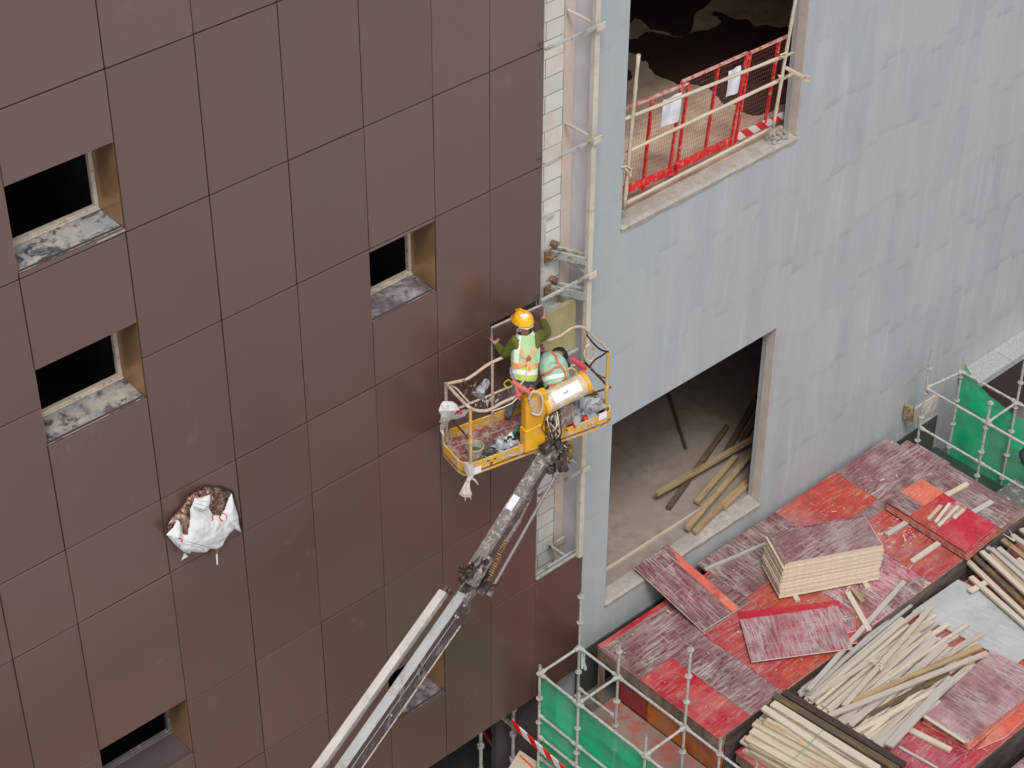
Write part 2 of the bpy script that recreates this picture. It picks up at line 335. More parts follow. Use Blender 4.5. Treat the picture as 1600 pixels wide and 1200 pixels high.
for i in range(-3, 7):
    rows = ['a', 'b', 'A', 'B', 'C', 'D', 'E', 'F', 'G', 'Z']
    if i == 6: rows = ['a', 'b', 'A', 'B', 'C', 'D', 'mid', 'G', 'Z']
    zs = [Z[r] if r in Z else -1.95 for r in rows]
    wins = sorted([(w_[1], w_[2]) for w_ in WINS if w_[0] == i], reverse=True)
    lo_prev = zs[0]
    for a_, b_ in zip(zs[:-1], zs[1:]):
        if i == 6 and a_ == 0: continue
        segs = [(b_, a_)]
        for wl, wh in wins:
            new = []
            for s0, s1 in segs:
                if wh <= s0 or wl >= s1: new.append((s0, s1)); continue
                if s1 - wh > .03: new.append((wh - G_, s1))
                if wl - s0 > .03: new.append((s0, wl + G_))
            segs = new
        # panels with a row line hidden inside a window bay merge like the photo shows
        for s0, s1 in segs: panel(i, s0, s1)
    segs = [(zs[-1] + .02, zs[0])]
    for wl, wh in wins:
        new = []
        for s0, s1 in segs:
            if wh <= s0 or wl >= s1: new.append((s0, s1))
            else: new += [(wh + .004, s1), (s0, wl - .004)]
        segs = new
    for s0, s1 in segs:
        backm.box(X[i], X[i + 1] if i < 6 else -.03, .05, .08, s0, s1)
backm.build('backing_sheet', plain('dark_backing', (.06, .05, .045), .8), bld)
panel(7, ZB, -4.83)
m = MB(); m.box(.01, .9, .035, .065, ZB, -4.9); m.build('backing_sheet', M_galv, bld)
# windows
for (i, z0, z1, ms) in WINS:
    x0, x1 = X[i] + .012, X[i + 1] - .004; D_ = .5
    wn_ = MB(); wn_.box(x0 - .006, x0, .031, D_, z0, z1); wn_.box(x1, x1 + .006, .031, D_, z0, z1); wn_.box(x0, x1, .031, D_, z1, z1 + .006)
    win = wn_.build('window', M_reveal, bld)
    s_ = MB(); s_.hexa([(x0, .002, z0 - .035), (x1, .002, z0 - .035), (x1, D_ + .02, z0 - .035), (x0, D_ + .02, z0 - .035)],
                       [(x0, .002, z0 - .012), (x1, .002, z0 - .012), (x1, D_ + .02, z0 + .01), (x0, D_ + .02, z0 + .01)])
    s_.build('sill', ms, win, bevel=.003)
    f_ = MB(); t_ = .045
    f_.box(x0, x1, D_ - .04, D_ + .02, z0 + .011, z0 + .011 + t_); f_.box(x0, x1, D_ - .04, D_ + .02, z1 - t_, z1)
    f_.box(x0, x0 + t_, D_ - .039, D_ + .019, z0 + .058, z1 - t_ - .001); f_.box(x1 - t_, x1, D_ - .039, D_ + .019, z0 + .058, z1 - t_ - .001)
    f_.box(x0, x1, D_ - .06, D_ - .045, z0 + .012, z0 + .03)
    f_.build('frame', M_frame if ms is not M_silld else M_dirtyal, win, bevel=.003)
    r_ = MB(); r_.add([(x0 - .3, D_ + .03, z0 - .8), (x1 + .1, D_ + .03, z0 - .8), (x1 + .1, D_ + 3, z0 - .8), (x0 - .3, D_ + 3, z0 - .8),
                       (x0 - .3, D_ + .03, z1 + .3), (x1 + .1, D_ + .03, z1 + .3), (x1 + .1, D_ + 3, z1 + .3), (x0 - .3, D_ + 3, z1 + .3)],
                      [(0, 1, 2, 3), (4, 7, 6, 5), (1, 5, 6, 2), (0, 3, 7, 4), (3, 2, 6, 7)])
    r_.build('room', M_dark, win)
# block wall, beige column, concealed parts of the shell
m = MB(); m.box(-1.6, .80, .5, .7, ZB, 10); m.build('block_wall', M_block, bld)
m = MB(); m.box(.801, .97, .485, .7, ZB, 10); m.build('corner_column', dirty('stained_beige_render', (.66, .55, .47, 1), (.55, .5, .45, 1), .6, .85, 3), bld)
m = MB(); m.box(-.0, .5, .44, .5, -.72, .75); m.box(-.0, .66, .452, .5, .75, .82)
m.build('plaster_patch', plain('pale_render_patch', (.5, .5, .47), .85), bld)
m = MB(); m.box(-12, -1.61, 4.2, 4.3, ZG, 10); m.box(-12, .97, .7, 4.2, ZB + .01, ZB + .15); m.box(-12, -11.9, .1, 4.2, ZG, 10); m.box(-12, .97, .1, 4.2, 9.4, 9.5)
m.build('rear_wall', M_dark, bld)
# steel sub-frame in the open strip
m = MB(); m.box(.785, .865, -.05, .03, -4.86, 10); m.build('steel_post', M_cream, bld, bevel=.006)
for zz in (7.3, 3.57, 2.03, .03, -3.2):
    m = MB(); m.box(-.05, .93, -.085, -.052, zz - .02, zz + .02); m.build('steel_rail', M_galv, bld, bevel=.003)
    m = MB(); m.bar((.81, .46, zz), (.81, .032, zz), .035, .035); m.box(.76, .9, -.1, -.086, zz - .05, zz + .04)
    m.build('steel_arm', M_cream, bld, bevel=.003)
for zz in (.22, -.33):
    m = MB(); m.bar((.56, .44, zz), (.78, -.02, zz), .025, .12); m.bar((.66, .47, zz), (.86, .04, zz), .05, .12); m.box(.42, .6, .432, .438, zz - .16, zz + .1)
    m.build('bracket', M_galv, bld, bevel=.003)
    m = MB(); m.box(.46, .60, .40, .431, zz - .1, zz + .07); m.tube([(.62, .46, zz + .12), (.64, .38, zz + .12)], .045, 10); m.tube([(.52, .43, zz - .03), (.52, .36, zz - .03)], .02, 6)
    m.build('bolt_plate', dirty('rusty_plate', (.14, .1, .08, 1), (.36, .17, .05, 1), .5, .7, 25), bld)
m = MB(); m.bar((.02, .16, -.40), (.5, .16, -.40), .05, .04); m.build('steel_angle', M_galv, bld)
m = MB(); m.box(.0, .77, .13, .19, -1.22, -.42); m.build('insulation_board', M_wool, bld, bevel=.01)
m = MB(); m.bar((0, .12, -1.24), (.8, .12, -1.24), .06, .03); m.build('steel_angle', M_galv, bld)
# flashing tray on top of the low corner panel
m = MB(); m.box(.0, .93, .0, .03, -4.83, -4.80); m.box(.0, .93, .06, .09, -4.90, -4.79); m.box(.0, .93, .03, .06, -4.89, -4.86); m.box(.62, .66, .09, .42, -4.86, -4.8); m.box(.62, .9, .35, .39, -4.86, -4.78)
m.build('flashing', M_galv, bld, bevel=.002)
m = MB(); m.box(-.018, -.002, .0, .05, -4.8, 9.2); m.build('edge_trim', plain('grey_trim', (.3, .33, .34), .4, .6), bld)

# ---------------- grey concrete building
cb = empty('concrete_building', (8, .1, ZG), 'unfinished grey concrete building with two large square openings', 'building')
XL, XR = 1.505, 4.925; YF = .1; TW = .25
OPEN = [(.36, 3.78), (-6.30, -2.90)]
m = MB(); X1 = 34
m.box(.98, XL, YF, YF + TW, ZG, 10); m.box(XR, X1, YF, YF + TW, ZG, 10)
m.box(XL, XR, YF, YF + TW, 3.78, 10); m.box(XL, XR, YF, YF + TW, -2.90, .30); m.box(XL, XR, YF, YF + TW, ZG, -6.34)
# merge the pieces so the face is one skin
me_o = m.build('wall', M_conc, cb)
m = MB(); m.box(.975, .979, .1, .7, ZG, 10); m.build('wall_return', plain('lilac_grey_concrete', (.60, .59, .64), .85, var=.1, scale=2), cb)
for z0, z1 in OPEN:
    m = MB(); m.box(XR - .012, XR - .001, YF + .002, YF + .17, z0 + .01, z1); m.build('jamb_render', M_reveal_c, cb, bevel=.003)
    m = MB(); k = 26; pts = []
    # rough mortar bed on the sill
    for a in range(k + 1):
        xx = XL + (XR - XL) * a / k
        pts.append([V((xx, YF - .012 + .012 * noise.noise(V((xx * 7, 0, z0))), z0 - .09 - .03 * noise.noise(V((xx * 4, 2, z0))))), V((xx, YF - .02, z0 - .03)), V((xx, YF + .02, z0 + .01 * noise.noise(V((xx * 9, 5, 0))))),
                    V((xx, YF + .12, z0 + .008 + .012 * noise.noise(V((xx * 8, 3, 0))))), V((xx, YF + .24 + .02 * noise.noise(V((xx * 5, 7, 0))), z0 + .004)), V((xx, YF + .26, z0 - .06))])
    for a in range(k):
        for b in range(5): m.add([pts[a][b], pts[a + 1][b], pts[a + 1][b + 1], pts[a][b + 1]], [(0, 1, 2, 3)])
    m.build('sill_mortar', M_rough, cb)
# rooms behind the openings
m = MB(); m.box(.98, 12, YF + TW, 9, z0 - .25, z0 - .02); m.build('floor_slab', M_slab, cb)
m = MB(); m.box(.98, 12, YF + TW + .001, 9, .08, .345); m.build('floor_slab', M_screed, cb)
m = MB()
for zf, zt in ((-6.32, -2.6), (.345, 4.1)):
    m.box(.98, 12, 9, 9.2, zf, zt); m.box(.99, 1.1, YF + TW + .002, 9, zf, zt); m.box(11.9, 12, YF + TW + .002, 9, zf, zt); m.box(.98, 12.2, YF + TW + .003, 9.2, zt, zt + .2)
m.build('interior_wall', M_room, cb)
m = MB(); m.box(XL + .06, 4.35, .60, .635, -6.32, -6.285); m.build('floor_batten', T_bamb, cb)
# wet patches on the upper floor
def patch(px):
    m = MB(); n_ = len(px); sm_ = []
    for i in range(n_):
        p0, p1, p2, p3 = [V((*px[(i + k) % n_], 0)) for k in (-1, 0, 1, 2)]
        for t in (0, .2, .4, .6, .8):
            q = .5 * ((2 * p1) + (p2 - p0) * t + (2 * p0 - 5 * p1 + 4 * p2 - p3) * t * t + (3 * p1 - p0 - 3 * p2 + p3) * t ** 3); q += V((noise.noise(q * .05), noise.noise(q * .05 + V((9, 0, 0))), 0)) * 9; sm_.append((q.x, q.y))
    px = sm_; m.poly([at(940 + a / 3.333, b / 3.333, z=.349) for a, b in px], .003, (0, 0, 1)); return m
patch([(60, -120), (640, -120), (545, 30), (490, 70), (468, 160), (400, 188), (330, 165), (260, 150), (190, 95), (150, 120), (60, 130)]).build('wet_patch', M_wet, cb)
patch([(90, 200), (175, 205), (215, 175), (270, 168), (330, 180), (400, 192), (480, 165), (560, 152), (620, 120), (600, 85), (570, 75), (600, 60), (640, 75), (700, 100), (760, 100), (800, 135), (870, 130), (930, 145), (1060, 130), (1200, 150), (1200, 560),
       (960, 540), (880, 585), (800, 600), (735, 585), (690, 545), (640, 545), (600, 500), (560, 460), (480, 440), (420, 450), (380, 430), (320, 405), (270, 380), (240, 330), (215, 315), (165, 280), (90, 250)]).build('wet_patch', M_wet, cb)
patch([(130, 360), (150, 370), (160, 400), (135, 420), (110, 400)]).build('wet_patch', M_wet, cb)
m = MB(); m.box(.93, 9.5, .075, .097, ZG, -6.98); m.build('painted_shade_strip', plain('painted_base_shade', (.055, .05, .045), .9), cb)  # dark sheet painted in for the shade on the wall below the deck
# stone coping at the right
m = MB()
for a, b in ((9.95, 10.88), (10.89, 12.2), (12.21, 13.5), (13.51, 15)): m.box(a, b, -.33, .098, -6.42, -6.28)
m.build('stone_coping', dirty('grey_granite', (.30, .31, .31, 1), (.42, .42, .42, 1), .7, .6, 40), cb, bevel=.004)
m = MB(); m.box(9.95, 15, -.29, -.20, -7.6, -6.42); m.build('fascia', plain('dark_brown_fascia', (.035, .022, .02), .5), cb)
m = MB(); m.box(8.6, 9.4, .06, .098, -6.75, -6.45); m.build('pale_render_patch', M_reveal_c, cb)
# soffit side wall under the clad building
m = MB(); m.box(-12, .99, -.7, .59, -10.35, -10.2); m.build('lower_floor', plain('shade_toned_low_floor', (.05, .045, .04), .9, var=.4, scale=3), bld)  # shade of the lower storey is put into this dark colour
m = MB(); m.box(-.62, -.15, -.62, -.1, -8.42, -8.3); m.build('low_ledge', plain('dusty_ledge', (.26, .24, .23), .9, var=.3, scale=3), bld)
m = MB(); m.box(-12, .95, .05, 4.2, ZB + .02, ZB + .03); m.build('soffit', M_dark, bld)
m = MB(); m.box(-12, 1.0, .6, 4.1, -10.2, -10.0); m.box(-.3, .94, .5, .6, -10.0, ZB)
m.build('lower_slab', plain('shade_toned_low_slab', (.05, .042, .04), .9, var=.3, scale=3), bld)  # darkened colour stands in for shade under the soffit
# ============================================================ LOOSE PANEL + FILM
m = MB(); m.poly([(-.836, -.03, -.03), (-.012, -.045, -.075), (-.012, -.045, -1.82), (-.836, -.03, -1.82)], -.03, (0, -1, 0))
lp_ = ident(m.build('loose_cladding_panel', [M_clad], loc=(-.42, 0, -1.8), bevel=.004), 'brown panel being pressed into place by the worker in the yellow helmet', 'cladding panel')
m = MB(); m.hexa([(-.836, -.032, -.032), (-.012, -.047, -.077), (-.012, -.012, -.077), (-.836, -.002, -.032)], [(-.836, -.032, -.024), (-.012, -.047, -.069), (-.012, -.012, -.069), (-.836, -.002, -.024)]); m.box(-.842, -.837, -.03, .0, -1.8, -.03); m.build('edge_flange', dirty('bare_metal_edge', (.5, .47, .46, 1), (.3, .26, .25, 1), .3, .4, 20), lp_)
# plastic film bulging from a hole in the facade
def zfilm(a, b): return (230 + a / 7.5, 740 + b / 7.5)
outer = [(225, 715), (300, 640), (350, 540), (385, 560), (425, 705), (470, 620), (505, 520), (500, 430), (560, 285), (640, 280), (735, 245), (755, 330), (740, 400), (780, 460), (860, 490), (905, 420), (955, 290), (990, 225), (1010, 300), (1045, 420), (1070, 500), (1075, 590), (1108, 695),
         (1020, 650), (950, 720), (905, 800), (880, 850), (825, 885), (735, 880), (700, 925), (600, 925), (520, 915), (500, 940), (430, 920), (330, 840), (270, 770)]
fo = empty('torn_plastic_film', (-4.9, -.1, -1.2), 'torn sheet of printed white film with brown foil bulging from the brown facade', 'plastic sheet')
def gridbulge(pts, y0, depth, name, mat, seed, par, amp):
    """crumpled sheet filling an outline, standing off the wall most in its middle"""
    st = 9; xs = [p[0] for p in pts]; ys = [p[1] for p in pts]; n_ = len(pts); idx = {}; m = MB(); vs_ = []; fs_ = []
    def inside(x, y):
        c_ = False
        for i in range(n_):
            (x1, y1), (x2, y2) = pts[i], pts[i - 1]
            if (y1 > y) != (y2 > y) and x < (x2 - x1) * (y - y1) / (y2 - y1) + x1: c_ = not c_
        return c_
    def near(x, y):
        best = (1e9, x, y)
        for i in range(n_):
            (x1, y1), (x2, y2) = pts[i], pts[i - 1]; L2 = (x2 - x1) ** 2 + (y2 - y1) ** 2
            t = max(0, min(1, ((x - x1) * (x2 - x1) + (y - y1) * (y2 - y1)) / max(L2, 1e-6))); qx, qy = x1 + t * (x2 - x1), y1 + t * (y2 - y1); d_ = math.hypot(x - qx, y - qy)
            if d_ < best[0]: best = (d_, qx, qy)
        return best
    def vid(i, j):
        if (i, j) not in idx:
            x, y = min(xs) + i * st, min(ys) + j * st; d_, qx, qy = near(x, y)
            if not inside(x, y) or d_ < st * .5: x, y, d_ = qx, qy, 0
            q = at(*zfilm(x, y), y=y0); fold = 1 - abs(noise.noise(V((x * .006 + seed, y * .004, 0)))) * 2
            dd = depth * (1 - math.exp(-d_ / 70)) + (amp * noise.noise(q * 5 + V((seed, 0, 0))) + amp * .4 * noise.noise(q * 16) + amp * .6 * fold) * (1 - math.exp(-d_ / 25))
            idx[(i, j)] = len(vs_); vs_.append(V((q.x, q.y - dd, q.z)))
        return idx[(i, j)]
    for i in range(int((max(xs) - min(xs)) / st) + 1):
        for j in range(int((max(ys) - min(ys)) / st) + 1):
            if inside(min(xs) + (i + .5) * st, min(ys) + (j + .5) * st): fs_.append((vid(i, j), vid(i + 1, j), vid(i + 1, j + 1), vid(i, j + 1)))
    m.add(vs_, fs_); return m.build(name, mat, par, smooth=True, solid=.003)
def bulge(pts, y0, depth, name, mat, seed, n=9, par=fo, amp=.035):
    return gridbulge(pts, y0, depth, name, mat, seed, par, amp)
    for k in range(n + 1):
        t = 1 - k / n * .999; ring = []
        for p in P:
            q = c + (p - c) * t; d = depth * (1 - t ** 2.4) + amp * noise.noise(q * 5 + V((seed, 0, 0))) + amp * .35 * noise.noise(q * 17)
            if t > .95: d *= .5
            ring.append(V((q.x, q.y - d, q.z)))
        rings.append(ring)
    m.loft(rings, 0, False); return m.build(name, mat, par, smooth=True, solid=.003)
sheet = bulge(outer, -.13, .06, 'white_sheet', M_plast, 3, 12, amp=.022)
bulge([(215, 690), (250, 570), (340, 460), (430, 370), (470, 280), (560, 210), (650, 175), (700, 150), (860, 170), (960, 200), (1000, 230), (960, 330), (900, 440), (850, 520), (700, 560), (520, 600), (430, 760), (330, 700), (230, 740)], -.03, .12, 'foil_lining', M_foil, 8, 12, amp=.05)
bulge([(740, 190), (860, 150), (1010, 205), (1100, 560), (1115, 640), (1090, 690), (1000, 600), (900, 400)], -.02, .05, 'painted_film_shadow', M_black, 5, 5)  # black sheet stands in for the shadow on the film's right side
m = MB(); m.poly([at(*zfilm(a, b), y=-.1) for a, b in [(440, 930), (480, 970), (400, 1018)]], .004, (0, -1, 0)); m.build('torn_shred', M_plast, fo); m = MB(); m.poly([at(*zfilm(a, b), y=-.09) for a, b in [(805, 950), (825, 945), (832, 1065), (815, 1072)]], .004, (0, -1, 0)); m.build('torn_shred', M_plast, fo); m = MB()
m.poly([at(*zfilm(a, b), y=-.085) for a, b in [(800, 880), (840, 880), (832, 950), (808, 950)]], .003, (0, -1, 0))
m.build('torn_shred', M_foil, fo)
# print on the film: red rings and lines of small grey type
bpy.context.view_layer.update()
def onfilm(a, b):
    d = FW * FOC + RT * (zfilm(a, b)[0] - 800) - UP * (zfilm(a, b)[1] - 600); d.normalize(); inv = sheet.matrix_world.inverted()
    ok, loc, nn, _ = sheet.ray_cast(inv @ CAM, d)
    return (sheet.matrix_world @ loc) - d * .006 if ok else at(*zfilm(a, b), y=-.24)
def stroke(m, pts, wd, mi=0):
    Q = [onfilm(*p) for p in pts]
    for p, q in zip(Q[:-1], Q[1:]):
        if (q - p).length > 1e-4: m.bar(p, q, wd, .002, up=(-.3, -.8, .5), mi=mi)
m = MB()
for cx, cy, r, a0, a1, wd in ((890, 512, 44, -40, 120, .010), (890, 512, 44, 165, 275, .014), (380, 790, 32, -20, 140, .012)):
    stroke(m, [(cx + r * math.cos(math.radians(t)), cy - r * math.sin(math.radians(t))) for t in range(a0, a1, 18)], wd)
stroke(m, [(770, 490), (755, 515), (775, 520), (765, 545)], .012); stroke(m, [(405, 760), (400, 800)], .014)
m.build('red_print', M_redink, sheet)
m = MB()
for x0, y0, L_, dx, dy, rows, wd in ((600, 310, 120, 1, .2, 1, .004), (580, 350, 90, 1, .3, 1, .004), (540, 390, 130, 1, .33, 1, .012), (540, 412, 120, 1, .33, 1, .008), (560, 435, 90, 1, .35, 2, .003), (745, 545, 30, 1, .2, 1, .004), (960, 570, 90, .8, .6, 3, .005), (320, 795, 90, .8, .6, 2, .007), (470, 795, 230, 1, .28, 1, .006), (470, 830, 200, 1, .25, 1, .004), (260, 720, 60, .8, .6, 2, .003), (440, 895, 70, 1, .1, 2, .004)):
    for r in range(rows):
        t = 0
        while t < L_:
            e = random.uniform(4, 10); stroke(m, [(x0 + t * dx - r * 8, y0 + t * dy + r * 18), (x0 + (t + e) * dx - r * 8, y0 + (t + e) * dy + r * 18)], wd); t += e + random.uniform(3, 6)
m.build('grey_print', M_ink, sheet)

# ============================================================ DECKS
def sheet_obj(name, x0, x1, y0, y1, z, mat, parent=None, th=.018, edge=None, label=None):
    m = MB(); dz = [random.uniform(-.002, .003) for _ in range(4)]
    t = [(x0, y0, z + dz[0]), (x1, y0, z + dz[1]), (x1, y1, z + dz[2]), (x0, y1, z + dz[3])]
    m.hexa([(a, b, z - th) for a, b, c in t], t, [1, 0, 1, 1, 1, 1])
    o = m.build(name, [mat, edge or M_edgep], parent, bevel=.0015)
    if label: o['label'] = label
    return o
d1 = empty('formwork_deck', (4.6, -1.5, -8), 'long deck of red and purple film-faced boards against the grey wall', 'formwork deck')
ZD = -6.6
e_ = .004
for x0, x1, y0, y1, mt, lb in [(1.03, 3.4, -1.14, -.33, P_pur, 'purple streaked board'), (1.03, 3.4, -.33, -.24, P_red, 'narrow red edge strip'), (1.0, 1.66, -2.72, -1.14, P_red, 'bright red board at the corner'), (1.66, 2.35, -2.72, -1.14, P_pur, 'greyish scuffed board'), (2.35, 3.4, -2.3, -1.14, P_mott, 'mottled pink and red board'), (2.35, 3.4, -2.72, -2.3, P_org, 'orange patch at the front edge'),
                               (3.4, 5.2, -1.02, .0, P_pury, 'dull purple board by the wall'), (5.2, 6.66, -.92, .0, P_org, 'orange board by the wall'), (6.66, 8.0, -1.12, .0, P_pur, 'far purple board'),
                               (7.5, 8.2, -2.66, -1.12, P_pury, None), (8.0, 8.2, -.45, -.26, P_pur, None), (5.75, 7.5, -1.9, -.92 if False else -1.12, P_flake, 'red board with flaking patches'), (5.75, 7.5, -2.7, -1.9, P_org, 'orange board under the small stack'),
                               (4.35, 5.75, -2.71, -1.02, P_white, 'whitened pink board'), (3.4, 4.35, -2.72, -1.02, P_org, 'orange board under the tall stack'), (8.0, 8.25, -1.12, -.45, P_pur, None), (5.2, 6.66, -1.12, -.92, P_pury, None)]:
    sheet_obj('deck_board', x0 + e_, x1 - e_, y0 + e_, y1 - e_, ZD + random.uniform(-.003, .003), mt, d1, label=lb)
m = MB(); m.box(1.02, 8.2, -2.70, -.26, -6.84, -6.625); m.box(1.05, 1.1, -.36, -.26, -7.9, -6.84); m.build('carcass', M_carc, d1, bevel=.004)
for y0, y1, mt in ((-1.22, -.62, P_drk), (-2.02, -1.225, P_brn), (-2.70, -2.025, P_brn)):
    m = MB(); m.box(1.13, 1.15, y0, y1, -7.5, -6.845); m.build('side_board', mt, d1)
m = MB(); m.box(1.16, 8.2, -2.712, -2.702, -7.9, -6.63); m.build('front_board', M_darkside, d1)
m = MB(); m.box(1.5, 8.1, -2.6, -.3, -7.9, -7.8); m.build('base_frame', M_carc, d1)
m = MB(); m.box(.56, 1.12, -4.5, -.55, -7.56, -7.51); ident(m.build('walkway_plank', dirty('concrete_stained_plank', (.28, .2, .17, 1), (.38, .1, .09, 1), .4, .85, 5)), 'pink-stained walkway plank between the scaffold and the red deck', 'plank')
d2 = empty('formwork_deck', (4.6, -4.1, -8.2), 'second red deck carrying the fanned timber heap and grey board', 'formwork deck')
Z2 = -6.85
for x0, x1, y0, y1, mt in [(1.17, 2.6, -5.33, -2.88, P_red), (2.6, 4.2, -5.33, -4.1, P_mott), (2.6, 5.0, -4.1, -2.88, P_drk), (5.0, 7.4, -4.1, -2.88, P_org), (4.2, 6.0, -5.33, -4.1, P_org), (6.0, 8.3, -5.33, -4.1, P_crim), (7.4, 8.6, -4.1, -2.88, P_mott)]:
    sheet_obj('deck_board', x0 + e_, x1 - e_, y0 + e_, y1 - e_, Z2 + random.uniform(-.003, .003), mt, d2)
m = MB(); m.box(1.19, 8.6, -5.31, -2.9, -7.05, -6.875); m.box(1.25, 8.6, -5.32, -2.93, -7.9, -7.05); m.build('carcass', M_carc, d2, bevel=.004)
m = MB(); m.box(1.26, 8.6, -5.335, -5.325, -7.9, -6.9); m.build('front_board', M_darkside, d2)
d3 = empty('formwork_deck', (4.6, -6.8, -8.2), 'third deck of grimy purple board at the bottom right corner of the photograph', 'formwork deck')
sheet_obj('deck_board', 1.5, 8, -8, -5.62, -7.0, P_pury, d3); m = MB(); m.box(1.5, 8, -8, -5.64, -7.9, -7.03); m.build('carcass', M_carc, d3)
# ground floor under the decks
m = MB(); m.box(.95, 16, -9, .09, -8.2, -7.92); ident(m.build('podium_floor', plain('podium_concrete', (.16, .15, .14), .9, var=.3, scale=2)), kind='structure')

def board(name, px, z, mat, label, th=.018, zs=None, edge=None, group=None, cat='board', mi=None):
    """loose board whose top corners are seen at four photo pixels"""
    zs = zs or [z] * 4; T = [at(*p, z=zz) for p, zz in zip(px, zs)]; c = sum(T, V()) / 4 - V((0, 0, th))
    m = MB(); m.hexa([p - V((0, 0, th)) for p in T], T, [1, 0, 1, 1, 1, 1])
    ax = (T[1] - T[0]).normalized(); ang = math.atan2(ax.y, ax.x)
    o = m.build(name, [mat, edge or M_edge], loc=c, bevel=.0012)
    R = Matrix.Rotation(-ang, 4, 'Z'); o.data.transform(R); o.rotation_euler = (0, 0, ang)
    return ident(o, label, cat, group)
ze = -6.24
def lerp(a, b, t): return a + (b - a) * t
# leaning sheet: from the sill down onto the deck
board('leaning_board', [(991, 887), (1098, 986), (1156, 950), (1043, 850)], 0, ply('leaning_purple_film', PUR, (.17, .04, .055, 1), .7), 'purple scuffed board leaning from the lower sill onto the red deck', zs=[-6.17, -6.56, -6.56, -6.17])
L0 = bpy.data.objects['leaning_board']; m = MB(); T_ = [at(*p, z=zz) + V((0, 0, .003)) for p, zz in (((1034, 857), -6.175), ((1145, 957), -6.555), ((1154, 950), -6.555), ((1043, 851), -6.175))]
m.hexa([p - V((0, 0, .002)) for p in T_], T_); m.build('orange_strip', P_coral, loc=(0, 0, 0)); o_ = bpy.data.objects['orange_strip']; bpy.context.view_layer.update(); o_.parent = L0; o_.matrix_parent_inverse = L0.matrix_world.inverted()
m = MB(); a = at(1101, 890, z=ZD + .03); b = at(1205, 846, z=ZD + .03); m.bar(a, b, .045, .04); ident(m.build('batten', T_grey, loc=(a + b) / 2), 'thin grey batten on the deck between the leaning board and the tall stack', 'timber')
# tall stack of cut boards
c0 = V((3.745, -1.40)); u_ = (V((5.225, -2.16)) - V((3.745, -1.40))); u_.normalize(); v_ = V((-u_.y, u_.x)); LW, LD = 1.62, .72
N = 36; th = .019; pal = []
stacklab = 'pale-edged cut board within the tall stack on the deck'
dr = (0, 0)
for k in range(N):
    sh = random.uniform(-.012, .012); sv = random.uniform(-.012, .012); lw = LW - (.03 if k % 7 == 3 else 0)
    if k < 13: sh -= .02; sv -= .01
    if k > 30: lw -= .05; sh += .03
    top = k == N - 1
    if top: sh += .05; lw -= .07
    z0 = ZD + .05 + k * (th + .0006)
    p = c0 + u_ * sh + v_ * sv
    cor = [p, p + u_ * lw, p + u_ * lw + v_ * (LD - (.06 if top else 0)), p + v_ * (LD - (.06 if top else 0))]
    cor = [V((q.x, q.y, z0)) for q in cor]
    cc = sum(cor, V()) / 4; m = MB(); m.hexa(cor, [q + V((0, 0, th)) for q in cor], [1, 0, 1, 1, 1, 1])
    o = m.build('plywood_board', [P_pur if top or k == N - 2 else M_edge, M_edge], loc=cc)
    ident(o, 'purple scuffed top board of the tall pale-edged stack' if top else stacklab, 'board', 'boards of the tall stack')
for t in (.15, .85):
    p = c0 + u_ * (LW * t) + v_ * -.12; q = c0 + u_ * (LW * t) + v_ * (LD + .1); m = MB(); m.bar((p.x, p.y, ZD + .026), (q.x, q.y, ZD + .026), .08, .046)
    ident(m.build('bearer', T_new, loc=(p.x, p.y, ZD)), 'bearer batten sticking out from under the tall stack, ' + ('near its left corner' if t < .5 else 'near its right corner'), 'timber')
# board with red strip and the ones underneath
board('red_edged_board', [(1172, 1028), (1340, 1004), (1311, 938), (1153, 956)], -6.565, P_crim, 'crimson board mostly hidden under the pinkish scuffed board')
board('grey_board', [(1180, 1020), (1338, 985), (1334, 960), (1300, 944)], -6.54, P_white, 'whitish board peeping out right of the pinkish scuffed board')
board('scuffed_board', [(1174, 1034), (1333, 1013), (1309, 947), (1156, 968)], -6.515, ply('pinkish_scuffed_film', (.30, .03, .055, 1), (.22, .05, .07, 1), .95, (.44, .38, .39, 1), along='y'), 'pinkish scuffed board lying in front of the tall stack')
# small stack on the far part of the deck
px4 = [(1384, 782), (1510, 862), (1556, 822), (1440, 748)]
sm_lab = ['lowest red-edged board of the small four-board stack', 'second lowest board of the small four-board stack', 'third board up in the small four-board stack', 'top board of the small stack, coral and crimson with a grey middle']
for k in range(4):
    P = [(a + random.uniform(-2, 2), b + 13 - k * 3.6 + random.uniform(-.8, .8)) for a, b in px4]
    zz = ZD + .06 + k * .026
    if k < 3: board('stack_board', P, zz, P_red if k % 2 else P_org, sm_lab[k], edge=M_edgep, group='boards of the small stack')
P = [(a, b) for a, b in px4]; zz = ZD + .16
T = [at(*p, z=zz) for p in P]; stp = empty('stack_board', (sum(T, V()) / 4 - V((0, 0, .02))), sm_lab[3], 'board', 'boards of the small stack')
for (t0, t1, s0, s1, mt) in ((0, .30, 0, .42, P_pury), (0, .30, .42, 1, P_coral), (.30, .62, 0, .5, P_org), (.30, .48, .5, 1, P_crim), (.48, .62, .5, 1, P_white), (.62, 1, 0, 1, P_crim), (0, 0.001, 0, .001, P_crim)):
    f = lambda t, s: lerp(lerp(T[0], T[1], t), lerp(T[3], T[2], t), s)
    if t1 - t0 < .01: continue
    m = MB(); q = [f(t0, s0), f(t1, s0), f(t1, s1), f(t0, s1)]; m.hexa([a - V((0, 0, .018)) for a in q], q, [1, 0, 1, 1, 1, 1]); m.build('film_panel', [mt, M_edgep], stp)
